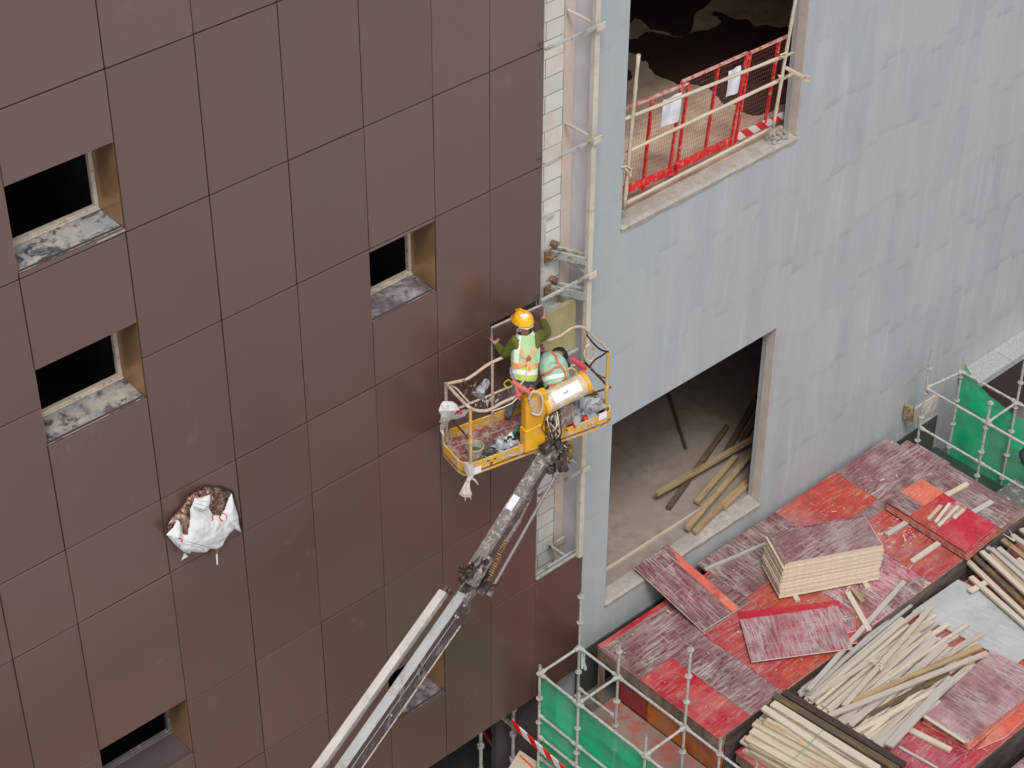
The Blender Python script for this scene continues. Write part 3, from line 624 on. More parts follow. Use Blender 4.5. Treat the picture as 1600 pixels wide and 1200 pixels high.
def stick(px, z, w, h, mat, label, group=None, zb=None, cat='timber', name='timber_batten', kind=None):
    a = at(*px[0], z=z); b = at(*px[1], z=zb if zb is not None else z); c = (a + b) / 2; d = b - a; L = d.length
    m = MB(); s0 = random.uniform(-.01, .01)
    m.hexa([(-L / 2, -w / 2, -h / 2), (L / 2, -w / 2 + s0 * .4, -h / 2), (L / 2 + s0, w / 2, -h / 2), (-L / 2 - s0, w / 2, -h / 2)], [(-L / 2, -w / 2, h / 2), (L / 2, -w / 2 + s0 * .4, h / 2), (L / 2 + s0, w / 2, h / 2), (-L / 2 - s0, w / 2, h / 2)])
    o = m.build(name, mat, loc=V((0, 0, 0)), bevel=.004); o.location = c
    o.rotation_euler = d.to_track_quat('X', 'Z').to_euler()
    o.rotation_euler.x += random.uniform(-.05, .05)
    return ident(o, label, cat, group)
zt = ZD + .03
for px, lb in [([(1385, 836), (1426, 810)], 'thick grey batten poking out left of the small stack'), ([(1424, 878), (1475, 843)], 'pale batten poking out below the small stack'),
               ([(1475, 776), (1512, 756)], 'cream batten poking out beyond the small stack, nearer the wall'), ([(1518, 802), (1550, 784)], 'yellowish batten poking out beyond the small stack, nearer the gap'),
               ([(1324, 925), (1358, 985)], 'pale batten pointing from the tall stack to the timber heap'), ([(1334, 922), (1348, 940)], 'short brown offcut beside the batten right of the tall stack')]:
    stick(px, zt, .085, .045, T_new if 'pale' in lb or 'cream' in lb else T_brn if 'brown' in lb else T_grey, lb)
for px, lb in [([(1450, 812), (1470, 790)], 'leftmost offcut lying on the small red stack'), ([(1462, 816), (1484, 787)], 'second offcut from the left on the small red stack'), ([(1466, 822), (1497, 791)], 'longest offcut lying on the small red stack'), ([(1490, 810), (1506, 796)], 'rightmost short offcut lying on the small red stack')]:
    stick(px, ZD + .185, .055, .04, T_new, lb, 'offcuts on the small stack')
# fanned timber heap
def Z8(a, b): return (1150 + a / 3.556, 880 + b / 3.556)
heap = 'loose timbers of the fanned heap'; hl = None
def hlab(mt): return 'greyed batten in the wide fanned timber heap' if mt is T_grey else 'cream or beige batten in the wide fanned timber heap'
H = [((370, 700), (895, 262), 0), ((350, 722), (860, 300), 0), ((350, 742), (970, 235), 1), ((385, 765), (1010, 262), 1), ((385, 775), (1050, 300), 0), ((400, 790), (1110, 292), 1), ((420, 812), (1130, 330), 0), ((440, 820), (1175, 335), 1),
     ((460, 830), (1200, 400), 0), ((470, 838), (1225, 402), 1), ((520, 860), (1285, 340), 2), ((530, 890), (1300, 420), 0), ((545, 900), (1340, 440), 1), ((570, 912), (1375, 395), 2), ((590, 930), (1350, 470), 0), ((610, 945), (1270, 560), 1), ((620, 950), (1240, 620), 0),
     ((650, 965), (1280, 600), 1), ((680, 985), (1300, 590), 0), ((700, 1005), (1330, 570), 1), ((740, 1030), (1260, 640), 0), ((765, 1040), (1300, 600), 1), ((410, 760), (1090, 330), 2), ((480, 850), (1000, 440), 0), ((520, 880), (1150, 480), 0), ((560, 905), (1200, 540), 0), ((660, 940), (1120, 700), 2)]
for k, (a, b, ly) in enumerate(H):
    mt = random.choice([T_pale, T_pale, T_grey, T_new])
    jit = lambda p: Z8(p[0] + random.uniform(-6, 6), p[1] + random.uniform(-5, 5))
    stick([jit(a), jit(b)], Z2 + .03 + ly * .055, random.choice([.05, .06, .075]), .045, mt, hlab(mt), heap, zb=Z2 + .04 + ly * .055)
for k in range(54):
    mt = random.choice([T_pale, T_pale, T_grey, T_new]); t = (k % 18) / 17; a = (375 + 400 * t, 730 + 290 * t); b = (900 + 420 * t, 290 + 260 * t)
    stick([Z8(a[0] + random.uniform(-10, 30), a[1] + random.uniform(-10, 10)), Z8(b[0] + random.uniform(-40, 20), b[1] + random.uniform(-25, 25))], Z2 + .026 + (k // 18) * .05, random.choice([.05, .06, .075]), .042, mt, hlab(mt), heap)
for px, z, w_, mt, lb in [([(400, 705), (935, 102)], Z2 + .26, .075, T_grey, 'long batten sticking up left out of the timber heap over the red deck'), ([(600, 795), (1085, 245)], Z2 + .24, .08, T_pale, 'batten lying steeply across the timber heap under the white string knot'),
                          ([(490, 858), (1395, 500)], Z2 + .27, .08, T_pale, 'topmost pale batten crossing the front of the timber heap'), ([(640, 770), (1360, 462)], Z2 + .21, .085, T_brn, 'yellow-brown stained batten near the top of the timber heap'),
                          ([(600, 925), (1180, 610)], Z2 + .12, .09, T_dark, 'dark brown plank in the lower part of the timber heap'), ([(848, 1015), (1200, 640)], Z2 + .2, .13, T_grey, 'wide split grey plank at the near edge of the timber heap'),
                          ([(760, 1035), (1120, 760)], Z2 + .14, .12, T_grey, 'wide grey plank next to the split one in the timber heap')]:
    stick([Z8(*px[0]), Z8(*px[1])], z, w_, .045, mt, lb, heap, zb=z + .02)
m = MB()
for s in range(3):
    c = [Z8(742 + s * 10, 530), Z8(775 + s * 8, 565 - s * 4), Z8(820, 560 + s * 8), Z8(800 + s * 4, 595), Z8(815, 548)]
    m.tube([at(*p, z=Z2 + .30) for p in c], .005, 5)
m.tube([at(*Z8(*p), z=Z2 + .30) for p in [(738, 545), (790, 540), (820, 570), (805, 590)]], .006, 5)
ident(m.build('string_knot', M_rope), 'white string knotted round the steep batten on the timber heap', 'string')
# offcuts right of the heap
stick([Z8(965, 925), Z8(1195, 1040)], Z2 + .03, .09, .045, T_new, 'pale batten lying on red board right of the timber heap')
stick([Z8(905, 1020), Z8(1120, 1140)], Z2 + .025, .04, .03, T_grey, 'thin batten lying nearest the bottom edge on red board')
# new squared timbers, strapped
def Z3(a, b): return (1140 + a / 5.714, 1050 + b / 5.714)
T_blk = timber('block_wood', (.60, .52, .41, 1), (.48, .41, .33, 1), (.33, .22, .12, 1), .7)
lay = 9; sl = 'new cream timbers strapped in a block'
for r in range(lay):
    nC = 4 if r < 6 else 3 if r < 8 else 2
    for c in range(nC):
        z = Z2 + .03 + r * .053; xo = 1.29 + c * .158 + (0 if r < 6 else .10 * (r - 5)) + random.uniform(-.008, .008)
        y0 = -2.97 + random.uniform(-.10, .09) - (.10 if r in (2, 5) else 0) + (.06 if c > 2 else 0); L = 3.2
        m = MB(); hw = random.uniform(.062, .076); m.box(-L / 2, L / 2, -hw, hw, -.025, .025)
        d = V((.155, -1, 0)).normalized(); ctr = V((xo, y0, z)) + d * L / 2
        o = m.build('timber_block', T_blk, bevel=.005); o.location = ctr; o.rotation_euler = (0, 0, math.atan2(d.y, d.x) + random.uniform(-.006, .006))
        ident(o, 'cream plank in the strapped block behind the scaffold posts', 'timber', sl)
stick([Z3(380, 280), Z3(1330, 870)], Z2 + .03 + 9 * .053, .12, .05, T_new, 'single cream plank on top of the strapped timber block', zb=Z2 + .06 + 9 * .053)
stick([Z3(300, 320), Z3(1150, 900)], Z2 + .035 + 9 * .053, .10, .05, T_new, 'twisted stained plank on top at the left of the strapped timber block')
m = MB(); m.tube([at(*Z3(*p), z=Z2 + .56) for p in [(575, 775), (700, 660), (830, 520)]], .006, 5); ident(m.build('green_strap', plain('green_strap', (.12, .35, .2), .6)), 'thin green strap round the block of cream timbers', 'strap')
stick([Z3(395, 215), Z3(1500, 880)], Z2 + .38, .11, .08, T_dark, 'wet dark beam with yellow stains between timber block and timber heap', zb=Z2 + .38)
stick([Z3(480, 185), Z3(1560, 840)], Z2 + .28, .12, .08, timber('darkest_wood', (.05, .035, .03, 1), (.07, .05, .045, 1), (.1, .07, .05, 1)), 'darker brown beam nearest the fanned timber heap')
stick([Z3(385, 262), Z3(1380, 880)], Z2 + .30, .08, .06, timber('grey_dark_wood', (.16, .13, .12, 1), (.13, .1, .09, 1), (.08, .06, .05, 1)), 'grey brown beam nearest the cream timber block')
# grey sheet, pink stack
board('grey_sheet', [(1425, 955), (1587, 1037), (1660, 985), (1497, 905)], Z2 + .04, P_grey, 'smooth pale grey board lying behind the timber heap', th=.02)
pl = [(1443, 1122), (1512, 1164), (1640, 1062), (1545, 1018)]
pk = ['bottom board of the pink stack at lower right', 'second board up in the pink stack at lower right', 'third board up in the pink stack at lower right', 'fourth board up in the pink stack at lower right', 'pinkish top board of the low stack right of the timber heap']
for k in range(5):
    o = board('pink_board', [(a + random.uniform(-4, 3) - (6 if k == 0 else 0), b + 10 - k * 3 + random.uniform(-.5, .5)) for a, b in pl], Z2 + .03 + k * .028, [P_red, P_coral, P_crim, P_coral, ply('pink_cement_film', (.30, .11, .15, 1), (.18, .06, .07, 1), .9, (.44, .37, .37, 1))][k], pk[k], edge=M_edgep, group='boards of the low pink stack')
stick([(1444, 1119), (1508, 1160)], Z2 + .175, .05, .02, T_new, 'pale lath along the near edge of the pink stack')
stick([(1522, 1150), (1605, 1070)], Z2 + .06, .06, .03, T_grey, 'pale batten lying along the right side of the pink stack')
board('orange_board', [(1527, 1170), (1572, 1151), (1640, 1085), (1590, 1092)], Z2 + .03, P_coral, 'orange board overhanging the dark gap at the right', edge=M_edge)
# second heap at the right edge
def Z1(a, b): return (1400 + a / 6, 800 + b / 6)
h2 = 'timbers of the right-hand heap'
R2 = [((640, 430), (1400, 1150), T_new, 'lowest cream batten of the right-hand timber heap'), ((690, 380), (1400, 1050), T_dark, 'dark wet batten in the right-hand timber heap'), ((800, 370), (1400, 930), T_new, None), ((830, 310), (1400, 850), T_pale, None), ((890, 345), (1400, 800), T_grey, None),
      ((960, 340), (1400, 720), T_grey, None), ((700, 610), (1400, 1230), T_new, 'cream batten at the near side of the right-hand timber heap'), ((1000, 260), (1450, 620), T_brn, None), ((1090, 220), (1450, 480), T_pale, None), ((1170, 160), (1450, 380), T_pale, None), ((870, 400), (1400, 880), T_brn, None), ((1140, 440), (1450, 700), T_pale, None)]
for k, (a, b, mt, lb) in enumerate(R2):
    stick([Z1(*a), Z1(*b)], Z2 + .12 + (k % 3) * .05, .085, .05, mt, lb or 'pale batten in the right-hand timber heap beside the far scaffold', h2)
stick([Z1(690, 745), Z1(880, 640)], Z2 + .10, .09, .04, T_new, 'short cream cross-piece under the right-hand timber heap')
for a, b, lb in (((1060, 165), (1120, 260), 'long splinter standing off the right-hand timber heap'), ((1005, 205), (1110, 270), 'short splinter lying flat on the right-hand timber heap')):
    p, q = at(*Z1(*a), z=Z2 + .36), at(*Z1(*b), z=Z2 + .32); m = MB(); m.tube([p, q], [.004, .02], 4); ident(m.build('splinter', T_new, loc=q), lb, 'splinter')
m = MB(); m.box(8.3, 9.0, -2.9, -1.9, -6.9, -6.87); ident(m.build('steel_plate', M_dirtyal, loc=(8.6, -2.4, -6.9)), 'plain grey plate lying beyond the far end of the deck', 'plate')

# splinters, flakes and crumbs left lying on the boards
random.seed(77); m = MB()
for k in range(420):
    big = k < 60; x = random.uniform(1.2, 8.0); y = random.uniform(-2.6, -.35); zc = ZD + .004
    if random.random() < .35: x = random.gauss(5.3, .7); y = random.gauss(-1.9, .4); y = max(-2.6, min(-.4, y)); x = max(1.2, min(8, x))
    if random.random() < .3: y = random.uniform(-5.2, -3.0); zc = Z2 + .004; x = random.uniform(1.6, 8)
    a_ = random.uniform(0, 3.14); L_ = random.uniform(.03, .12) if big else random.uniform(.008, .03); w_ = L_ * random.uniform(.1, .35) if big else L_ * .7
    dx, dy = math.cos(a_) * L_ / 2, math.sin(a_) * L_ / 2; ex, ey = -math.sin(a_) * w_ / 2, math.cos(a_) * w_ / 2
    b_ = [(x - dx - ex, y - dy - ey), (x + dx - ex * .3, y + dy - ey * .3), (x + dx + ex, y + dy + ey), (x - dx + ex * .5, y - dy + ey * .5)]
    m.hexa([(p[0], p[1], zc - .002) for p in b_], [(p[0], p[1], zc + random.uniform(.003, .012)) for p in b_])
ident(m.build('wood_debris', T_pale, loc=(4.5, -1.5, ZD)), 'pale splinters and cement flakes scattered over the red decks', 'debris', kind='stuff')
random.seed(31)
# timbers inside the lower opening
def Z5(a, b): return (920 + a / 2.609, 500 + b / 2.609)
ti = 'timbers inside the lower opening'; zf = -6.30
for a, b, zo, w_, mt, lb in [((275, 710), (760, 430), .20, .08, T_brn, 'long round-topped beam lying highest across the timbers in the lower opening'), ((325, 765), (565, 432), .06, .08, T_dark, 'dark mouldy beam crossing under the long beam in the opening'),
                         ((440, 745), (600, 555), .05, .09, T_brn, 'short brown beam in the middle of the lower opening'), ((400, 850), (720, 480), .12, .085, T_brn, 'longest tan beam resting on the sill of the lower opening'),
                         ((430, 868), (735, 560), .06, .085, T_brn, 'brown beam resting on the sill of the lower opening beside the longest one'), ((545, 762), (740, 590), .05, .09, T_brn, 'short beam nearest the jamb of the lower opening'),
                         ((325, 300), (397, 525), .03, .04, T_dark, 'thin dark batten lying alone deep in the lower opening'), ((560, 540), (690, 310), .05, .1, T_dark, 'dim beam at the back right of the lower opening'), ((620, 500), (700, 370), .05, .09, T_dark, 'dim short beam behind the jamb of the lower opening')]:
    stick([Z5(*a), Z5(*b)], zf + zo, w_, .07 if w_ > .06 else .04, mt, lb, ti)
# ============================================================ SCAFFOLDS
def scaffold(loc, label, posts, ledgers, extra=None):
    r = empty('scaffold', loc, label, 'scaffold')
    for x, y, z0, z1 in posts:
        m = MB(); m.tube([(x, y, z0), (x, y, z1)], .0215, 10, cap=False); m.tube([(x, y, z1 - .03), (x, y, z1 - .029)], .016, 8, 1)
        zz = -6.2 - .0
        k = math.floor((z1 + 6.2) / .5)
        while zz + k * .5 > z0:
            zc = zz + k * .5
            m.tube([(x, y, zc - .006), (x, y, zc + .006)], .052, 8); m.tube([(x, y, zc - .03), (x, y, zc + .03)], .032, 8); k -= 1
        m.build('post', [M_scaf, M_black], r, smooth=False)
    for p, q in ledgers:
        m = MB(); p, q = V(p), V(q); d = (q - p).normalized(); m.tube([p, q], .021, 8)
        for e, s in ((p, 1), (q, -1)): m.tube([e + d * s * .02, e + d * s * .09], .034, 8)
        m.build('ledger', M_scaf, r)
    return r
XA, XB = -.26, .52; YS = [-.38, -1.17, -2.48, -3.79]
p4 = at(1129, 1180, z=-6.2); p5 = at(1185, 1167, x=.52)
posts = [(XA, YS[0], -9.5, -6.03), (XB, YS[0], -9.5, -5.12), (XB, YS[1], -9.5, -5.55), (XA, YS[1], -9.5, -5.98), (XB, YS[2], -9.5, -4.63), (XA, YS[2], -9.5, -5.8), (XB, -3.14, -9.5, -5.9), (XB, YS[3], -9.5, -5.82), (XB, -5.1, -9.5, -5.3), (XA, YS[3], -9.5, -6)]
led = []
for z in (-6.2,):
    led += [((XA, YS[0], z), (XA, YS[1], z)), ((XA, YS[1], z), (XA, YS[2], z)), ((XA, YS[2], z), (XA, YS[3], z)), ((XB, YS[0], z), (XB, YS[1], z)), ((XB, YS[1], z), (XB, YS[2], z)), ((XB, YS[2], z), (XB, YS[3], z)), ((XB, YS[3], z), (XB, -5.1, z))]
    led += [((XA, y, z), (XB, y, z)) for y in YS]
for z in (-7.05, -7.49, -7.93): led += [((XA, YS[0], z), (XA, YS[1], z)), ((XA, YS[1], z), (XA, YS[2], z))]
led += [((XB, YS[0], -7.03), (XB, YS[1], -7.03))]
sc1 = scaffold((.1, -2, -9.5), 'galvanised scaffold with ring couplers in front of the red deck', posts, led)
def netting(name, x, pts_top, pts_bot, label, nu=24, nv=12, amp=.03):
    m = MB(); rows = []
    for j in range(nv + 1):
        row = []
        for i in range(nu + 1):
            t = i / nu; s = j / nv; k = t * (len(pts_top) - 1); a = min(int(k), len(pts_top) - 2); f = k - a
            T = lerp(V(pts_top[a]), V(pts_top[a + 1]), f); B = lerp(V(pts_bot[a]), V(pts_bot[a + 1]), f); p = lerp(T, B, s)
            row.append(V((x + amp * (noise.noise(p_ := V((0, p[0] * 2.2, p[1] * 2.2))) + .4 * noise.noise(V((0, p[0] * 7, p[1] * 5 + p[0] * 3)))), p[0], p[1])))
        rows.append(row)
    for j in range(nv):
        for i in range(nu): m.add([rows[j][i], rows[j][i + 1], rows[j + 1][i + 1], rows[j + 1][i]], [(0, 1, 2, 3)])
    o = m.build(name, M_net, smooth=True, loc=(x, pts_top[0][0], pts_bot[0][1])); return ident(o, label, 'safety net')
netting('safety_net', XA + .05, [(-.36, -6.22), (-1.2, -6.24), (-2.48, -6.22), (-3.8, -6.24)], [(-.36, -8.6), (-1.2, -8.6), (-2.48, -8.6), (-3.8, -8.6)], 'bright green net tied inside the near scaffold')
m = MB(); pr_ = [(XB + .03, -.38, -6.2), (XB + .08, -.40, -6.35), (XB + .06, -.42, -6.5), (XB + .10, -.42, -6.68)]
m.tube(pr_, [.012, .02, .018, .028], 6); m.tube([(XB + .03, -.40, -6.22), (XB + .02, -.43, -6.6)], [.008, .02], 5)
ident(m.build('cloth_strip', plain('pale_mint_cloth', (.5, .6, .58), .8), loc=(XB, -.4, -6.2)), 'pale mint cloth strip tied to the tallest near scaffold post', 'cloth')
# far scaffold
FX, FX2 = 8.42, 9.21
fp = [(FX, -.31, -8, -4.83), (FX2, -.43, -8, -5.3), (FX, -1.54, -8, -5.2), (FX2, -1.54, -8, -4.0), (FX, -2.8, -8, -5.0), (FX2, -2.8, -8, -4.6)]
fl = [((FX, -.31, -5.6), (FX, -1.54, -5.6)), ((FX, -1.54, -5.6), (FX, -2.8, -5.6)), ((FX, -.31, -6.42), (FX, -1.54, -6.42)), ((FX, -1.54, -6.42), (FX, -2.8, -6.42)), ((FX2, -.43, -5.6), (FX2, -1.54, -5.6)), ((FX2, -1.54, -5.6), (FX2, -2.8, -5.6)),
      ((FX, -.31, -5.6), (FX2, -.43, -5.6)), ((FX, -1.54, -5.6), (FX2, -1.54, -5.6))]
sc2 = scaffold((8.8, -1.5, -8), 'far scaffold with a green net at the right end of the deck', fp, fl)
m = MB()
for a, b in ((( .02, .05), (.02, .42)), ((.02, .42), (.42, .42)), ((.42, .42), (.42, .0)), ((.42, 0), (.02, .05)), ((.42, .42), (.1, .05))):
    m.tube([(FX + .0 + a[0], -.22, -6.5 + a[1] * .9), (FX + b[0], -.22, -6.5 + b[1] * .9)], .014, 6)
m.build('bracket', M_scaf, sc2)
m = MB(); m.box(FX + .04, FX + .12, -.06, .09, -6.48, -6.2); m.bar((FX + .08, -.09, -6.5), (FX + .08, -.06, -6.18), .08, .03); m.build('anchor_box', dirty('ochre_anchor', (.42, .32, .16, 1), (.12, .08, .05, 1), .5, .7, 18), sc2, bevel=.01)
netting('safety_net', FX2 + .05, [(-.42, -5.45), (-.6, -5.62), (-1.0, -5.83), (-1.54, -5.9), (-2.2, -5.80), (-2.8, -5.7), (-4, -5.7)], [(-.42, -7.8), (-.6, -7.8), (-1.0, -7.8), (-1.54, -7.8), (-2.2, -7.8), (-2.8, -7.8), (-4, -7.8)], 'dull green net sagging on the far scaffold by the stone ledge', 30)
m = MB(); m.box(8.3, 9.15, -3.5, -.2, -7.9, -7.3); ident(m.build('crate', [plain('dark_green_crate', (.02, .05, .035), .7)], loc=(8.7, -1.8, -7.9)), 'low dark green crate in the shade between deck end and far net', 'crate')
m = MB(); c = at(1604, 712, x=FX + .1); m.sphere(c, .11, 8, 0, .7, (.8, 1, 1.3), 3); ident(m.build('dark_bag', plain('dark_blue_bag', (.05, .06, .08), .6), smooth=True, loc=c), 'dark bag hanging on the far scaffold at the right edge', 'bag')

# barrier rail, board at the foot
m = MB(); a = at(813, 1143, x=-.36); b = at(890, 1212, x=-.36); d = (b - a); L = d.length; d.normalize(); k = 10; hh = .13
for i in range(k):
    s0, s1 = L * i / k * 1.6 - .1, L * (i + 1) / k * 1.6 - .1; sl = .10
    q = [a + d * s0 + V((0, 0, -hh / 2)), a + d * s1 + V((0, 0, -hh / 2)), a + d * (s1 - sl) + V((0, 0, hh / 2)), a + d * (s0 - sl) + V((0, 0, hh / 2))]
    m.poly(q, .02, (-1, 0, 0), i % 2)
ident(m.build('barrier_rail', [plain('rail_red', (.68, .015, .01), .4), plain('rail_white', (.66, .66, .7), .4)], loc=b), 'red and white striped barrier rail beside the near scaffold', 'barrier')
board('striped_board', [(785, 1215), (850, 1230), (872, 1212), (812, 1172)], -8.2, T_bamb, 'beige board with an orange stripe at the foot of the scaffold', th=.06)
m = MB(); a, b = at(812, 1180, z=-8.19), at(850, 1215, z=-8.19); m.bar(a, b, .03, .01); ident(m.build('orange_strip', plain('orange_tape', (.75, .12, .03), .5), loc=a), 'orange tape strip on the beige board below the scaffold', 'tape')
for px, y, lb in (((802, 1105), .35, 'thin prop in the dark bay nearest the striped rail'), ((751, 1150), .5, 'thicker prop in the dark bay under the brown panels'), ((770, 1135), 1.3, 'faint prop deepest in the dark bay')):
    a = at(*px, y=y); m = MB(); m.tube([(a.x, y, -10), (a.x, y, ZB)], .028 if y < .6 else .02, 8)
    for zz in (-7.6, -8.15, -8.7): m.tube([(a.x, y, zz - .03), (a.x, y, zz + .03)], .055, 8)
    ident(m.build('steel_prop', M_galv, loc=(a.x, y, -10)), lb, 'prop', 'props under the clad building')
m = MB(); m.bar(at(735, 1105, y=1.2), at(790, 1190, y=.8), .16, .05); ident(m.build('red_beam', P_drk, loc=at(790, 1190, y=.8)), 'dim red beam slanting in the dark bay under the brown panels', 'beam')
m = MB(); m.bar(at(785, 1120, y=.4), at(815, 1145, y=.2), .1, .02); ident(m.build('grey_plate', M_dirtyal, loc=at(815, 1145, y=.2)), 'grey plate behind the upper end of the striped rail', 'plate')

# ============================================================ FENCE + POLES in the upper opening
def Q(a, b, y=.42): return at(940 + a / 3.333, b / 3.333, y=y)
M_wire = plain('dull_red_wire', (.30, .10, .09), .6)
def fence_panel(tl, tr, br, bl, mid, label, plate, wide=False):
    r = empty('fence_panel', (lerp(Q(*bl), Q(*br), .5)), label, 'fence panel', 'red mesh fence panels')
    TL, TR, BR, BL = Q(*tl), Q(*tr), Q(*br), Q(*bl)
    for p, q in ((TL, BL), (TR, BR)):
        m = MB(); m.bar(p, q, .035 if not wide else .06, .03, up=(1, 0, 0)); m.build('post', M_redp, r)
    m = MB(); m.bar(Q(*mid[0]), Q(*mid[1]), .04, .03, up=(1, 0, 0)); m.build('post', M_redp, r)
    m = MB(); m.bar(TL, TR, .03, .035); m.build('top_rail', dirty('bleached_red_rail', (.6, .12, .1, 1), (.6, .45, .4, 1), .6, .6, 14), r)
    m = MB(); m.bar(lerp(TL, BL, .28), lerp(TR, BR, .28), .02, .022) if False else None; m.bar(lerp(BL, TL, .06), lerp(BR, TR, .06), .012, .13); m.build('kick_plate', plate, r)
    m = MB(); nu = 26; nv = 20
    for i in range(1, nu): m.bar(lerp(TL, TR, i / nu), lerp(BL, BR, i / nu), .002, .002, up=(1, 0, 0))
    for j in range(1, nv): m.bar(lerp(TL, BL, j / nv) + V((0, -.004, 0)), lerp(TR, BR, j / nv) + V((0, -.004, 0)), .002, .002)
    m.build('wire_mesh', M_wire, r)
    return r
n = NT('red_white_tape', .5); ck = n.t.nodes.new('ShaderNodeTexWave'); ck.inputs['Scale'].default_value = 2.2; ck.bands_direction = 'DIAGONAL'; n.L(n.co(), ck.inputs['Vector']); n.col(n.mix(n.rng(ck.outputs['Fac'], .48, .52), (.6, .02, .02, 1), (.65, .6, .58, 1))); M_tape = n.m
fence_panel((110, 570), (452, 432), (388, 905), (60, 1040), ((262, 515), (213, 1000)), 'red mesh fence panel at the left of the upper opening, carrying a white sheet', M_redp)
fence_panel((420, 425), (760, 275), (668, 762), (350, 912), ((607, 352), (540, 775)), 'middle red mesh fence panel of the upper opening', M_redp)
fence_panel((775, 275), (1075, 140), (1000, 600), (695, 745), ((925, 215), (850, 640)), 'red mesh fence panel beside the right jamb, with a striped foot', M_tape)
for q, lb in (([(320, 522), (417, 480), (402, 630), (303, 667)], 'white paper on the left fence panel of the upper opening'), ([(662, 370), (726, 340), (710, 482), (645, 508)], 'white paper on the middle fence panel of the upper opening')):
    m = MB(); P = [Q(*p, y=.39) for p in q]; P = [P[0], P[1], P[2], P[3]]
    g_ = [[lerp(lerp(P[0], P[1], i / 6), lerp(P[3], P[2], i / 6), j / 6) + V((0, -.012 * math.sin(i * 1.1 + j * .5), 0)) for i in range(7)] for j in range(7)]
    for j in range(6):
        for i in range(6): m.add([g_[j][i], g_[j][i + 1], g_[j + 1][i + 1], g_[j + 1][i]], [(0, 1, 2, 3)])
    ident(m.build('paper_notice', M_paper, loc=P[3]), lb, 'paper')
poles = [([(192, 283), (118, 1090)], .12, 'upright pole standing at the left jamb of the upper opening'), ([(1016, -40), (893, 668)], .12, 'upright pole standing at the right jamb of the upper opening'),
         ([(115, 622), (1000, 272)], .16, 'upper horizontal pole lashed across the red fence'), ([(135, 790), (1005, 380)], .16, 'lower horizontal pole lashed across the red fence'), ([(120, 1062), (885, 665)], .33, 'pole lying at the foot of the red fence on the sill')]
for (a, b), y, lb in poles:
    A, B = Q(*a, y=y), Q(*b, y=y); nseg = 14; pts = [lerp(A, B, i / nseg) + V((.006 * noise.noise(V((i * .7, y * 9, 0))), 0, .008 * noise.noise(V((i * .7, 3, a[0]))))) for i in range(nseg + 1)]
    m = MB(); m.tube(pts, [.024 + .004 * (i % 3 == 0) for i in range(nseg + 1)], 8); ident(m.build('timber_pole', T_bamb, smooth=True, loc=B), lb, 'pole', 'poles across the upper opening')
m = MB(); m.bar(Q(958, 352, .1), Q(1075, 412, -.18), .035, .035); m.tube([Q(1060, 395, -.17), Q(1082, 400, -.17), Q(1078, 425, -.17), Q(1060, 420, -.17)], .018, 6)
ident(m.build('tie_back', T_bamb, loc=Q(1000, 380, .1)), 'short tie-back stick poking out past the right jamb of the upper opening', 'stick')
for q, y, lb in ((((105, 870), (130, 865), (155, 880), (150, 920), (128, 880)), .08, 'knotted tie on the left upright pole'), (((930, 285), (960, 275), (950, 300), (935, 290)), .1, 'knotted tie where the right upright meets the upper pole'), (((925, 395), (945, 400), (930, 410), (922, 392)), .1, 'knotted tie where the right upright meets the lower pole')):
    m = MB(); m.tube([Q(*p, y=y) for p in q], .012, 6); ident(m.build('rope_tie', M_rope, loc=Q(*q[0], y=y)), lb, 'tie')
m = MB()
for k in range(26):
    x = random.uniform(4.5, 4.88); y = random.uniform(.14, .34); m.sphere((x, y, .385 + random.uniform(0, .03)), random.uniform(.01, .03), 4, 0, .5, seed=k)
ident(m.build('rubble', M_rough, loc=(4.7, .25, .37)), 'little heap of crumbled rubble on the upper sill by the right jamb', 'rubble', kind='stuff')
# ============================================================ BOOM LIFT
O_ = V((-2.02, -.81, -1.25)); CU_ = V((.978, -.206, 0)); CV_ = V((.206, .978, 0))
def C(u, v, z): return O_ + CU_ * u + CV_ * v + V((0, 0, z))
def onp(px, py, v=None, u=None):
    d = FW * FOC + RT * (px - 800) - UP * (py - 600); nrm, k = (CV_, v) if v is not None else (CU_, u)
    return CAM + d * ((k - (CAM - O_).dot(nrm)) / d.dot(nrm))
lift = empty('boom_lift', (-6, -2.2, ZG), 'boom lift with a yellow work basket raised against the brown panels', 'boom lift')
out = [(.13, 0), (2.06, 0), (2.16, .04), (2.2, .14), (2.2, .62), (2.12, .72), (.2, .72), (.06, .66), (0, .52), (0, .14), (.04, .04)]
m = MB(); m.poly([C(u, v, .0) for u, v in out], .03, (0, 0, 1)); basket = m.build('basket_floor', M_mat, lift)
def rim(a, b, z0, z1, th=.022):
    m = MB(); n_ = len(out)
    for i in range(a, b):
        p, q = C(*out[i % n_], 0), C(*out[(i + 1) % n_], 0); d = (q - p).normalized(); s = V((-d.y, d.x, 0)) * th
        m.hexa([p + V((0, 0, z0)), q + V((0, 0, z0)), q + s + V((0, 0, z0)), p + s + V((0, 0, z0))], [p + V((0, 0, z1)), q + V((0, 0, z1)), q + s + V((0, 0, z1)), p + s + V((0, 0, z1))])
    return m
rim(0, 3, -.07, .13).build('toe_board', M_yel, lift, bevel=.004); rim(3, 6, -.05, .14).build('toe_board', M_yel, lift, bevel=.004)
rim(6, 8, -.05, .12).build('toe_board', dirty('crusted_cream_rim', (.55, .48, .36, 1), (.3, .25, .18, 1), .6, .8, 18), lift, bevel=.004); rim(8, 11, -.07, .13).build('toe_board', M_yel, lift, bevel=.004)
for px in ((746, 735), (942, 650)):
    m = MB(); q = [onp(px[0] + a, px[1] + b, v=-.004) for a, b in ((-6, -3), (6, -8), (6, 2), (-6, 7))]; m.poly(q, .003, CV_ * -1); m.build('sticker', M_paper, lift)
m = MB()
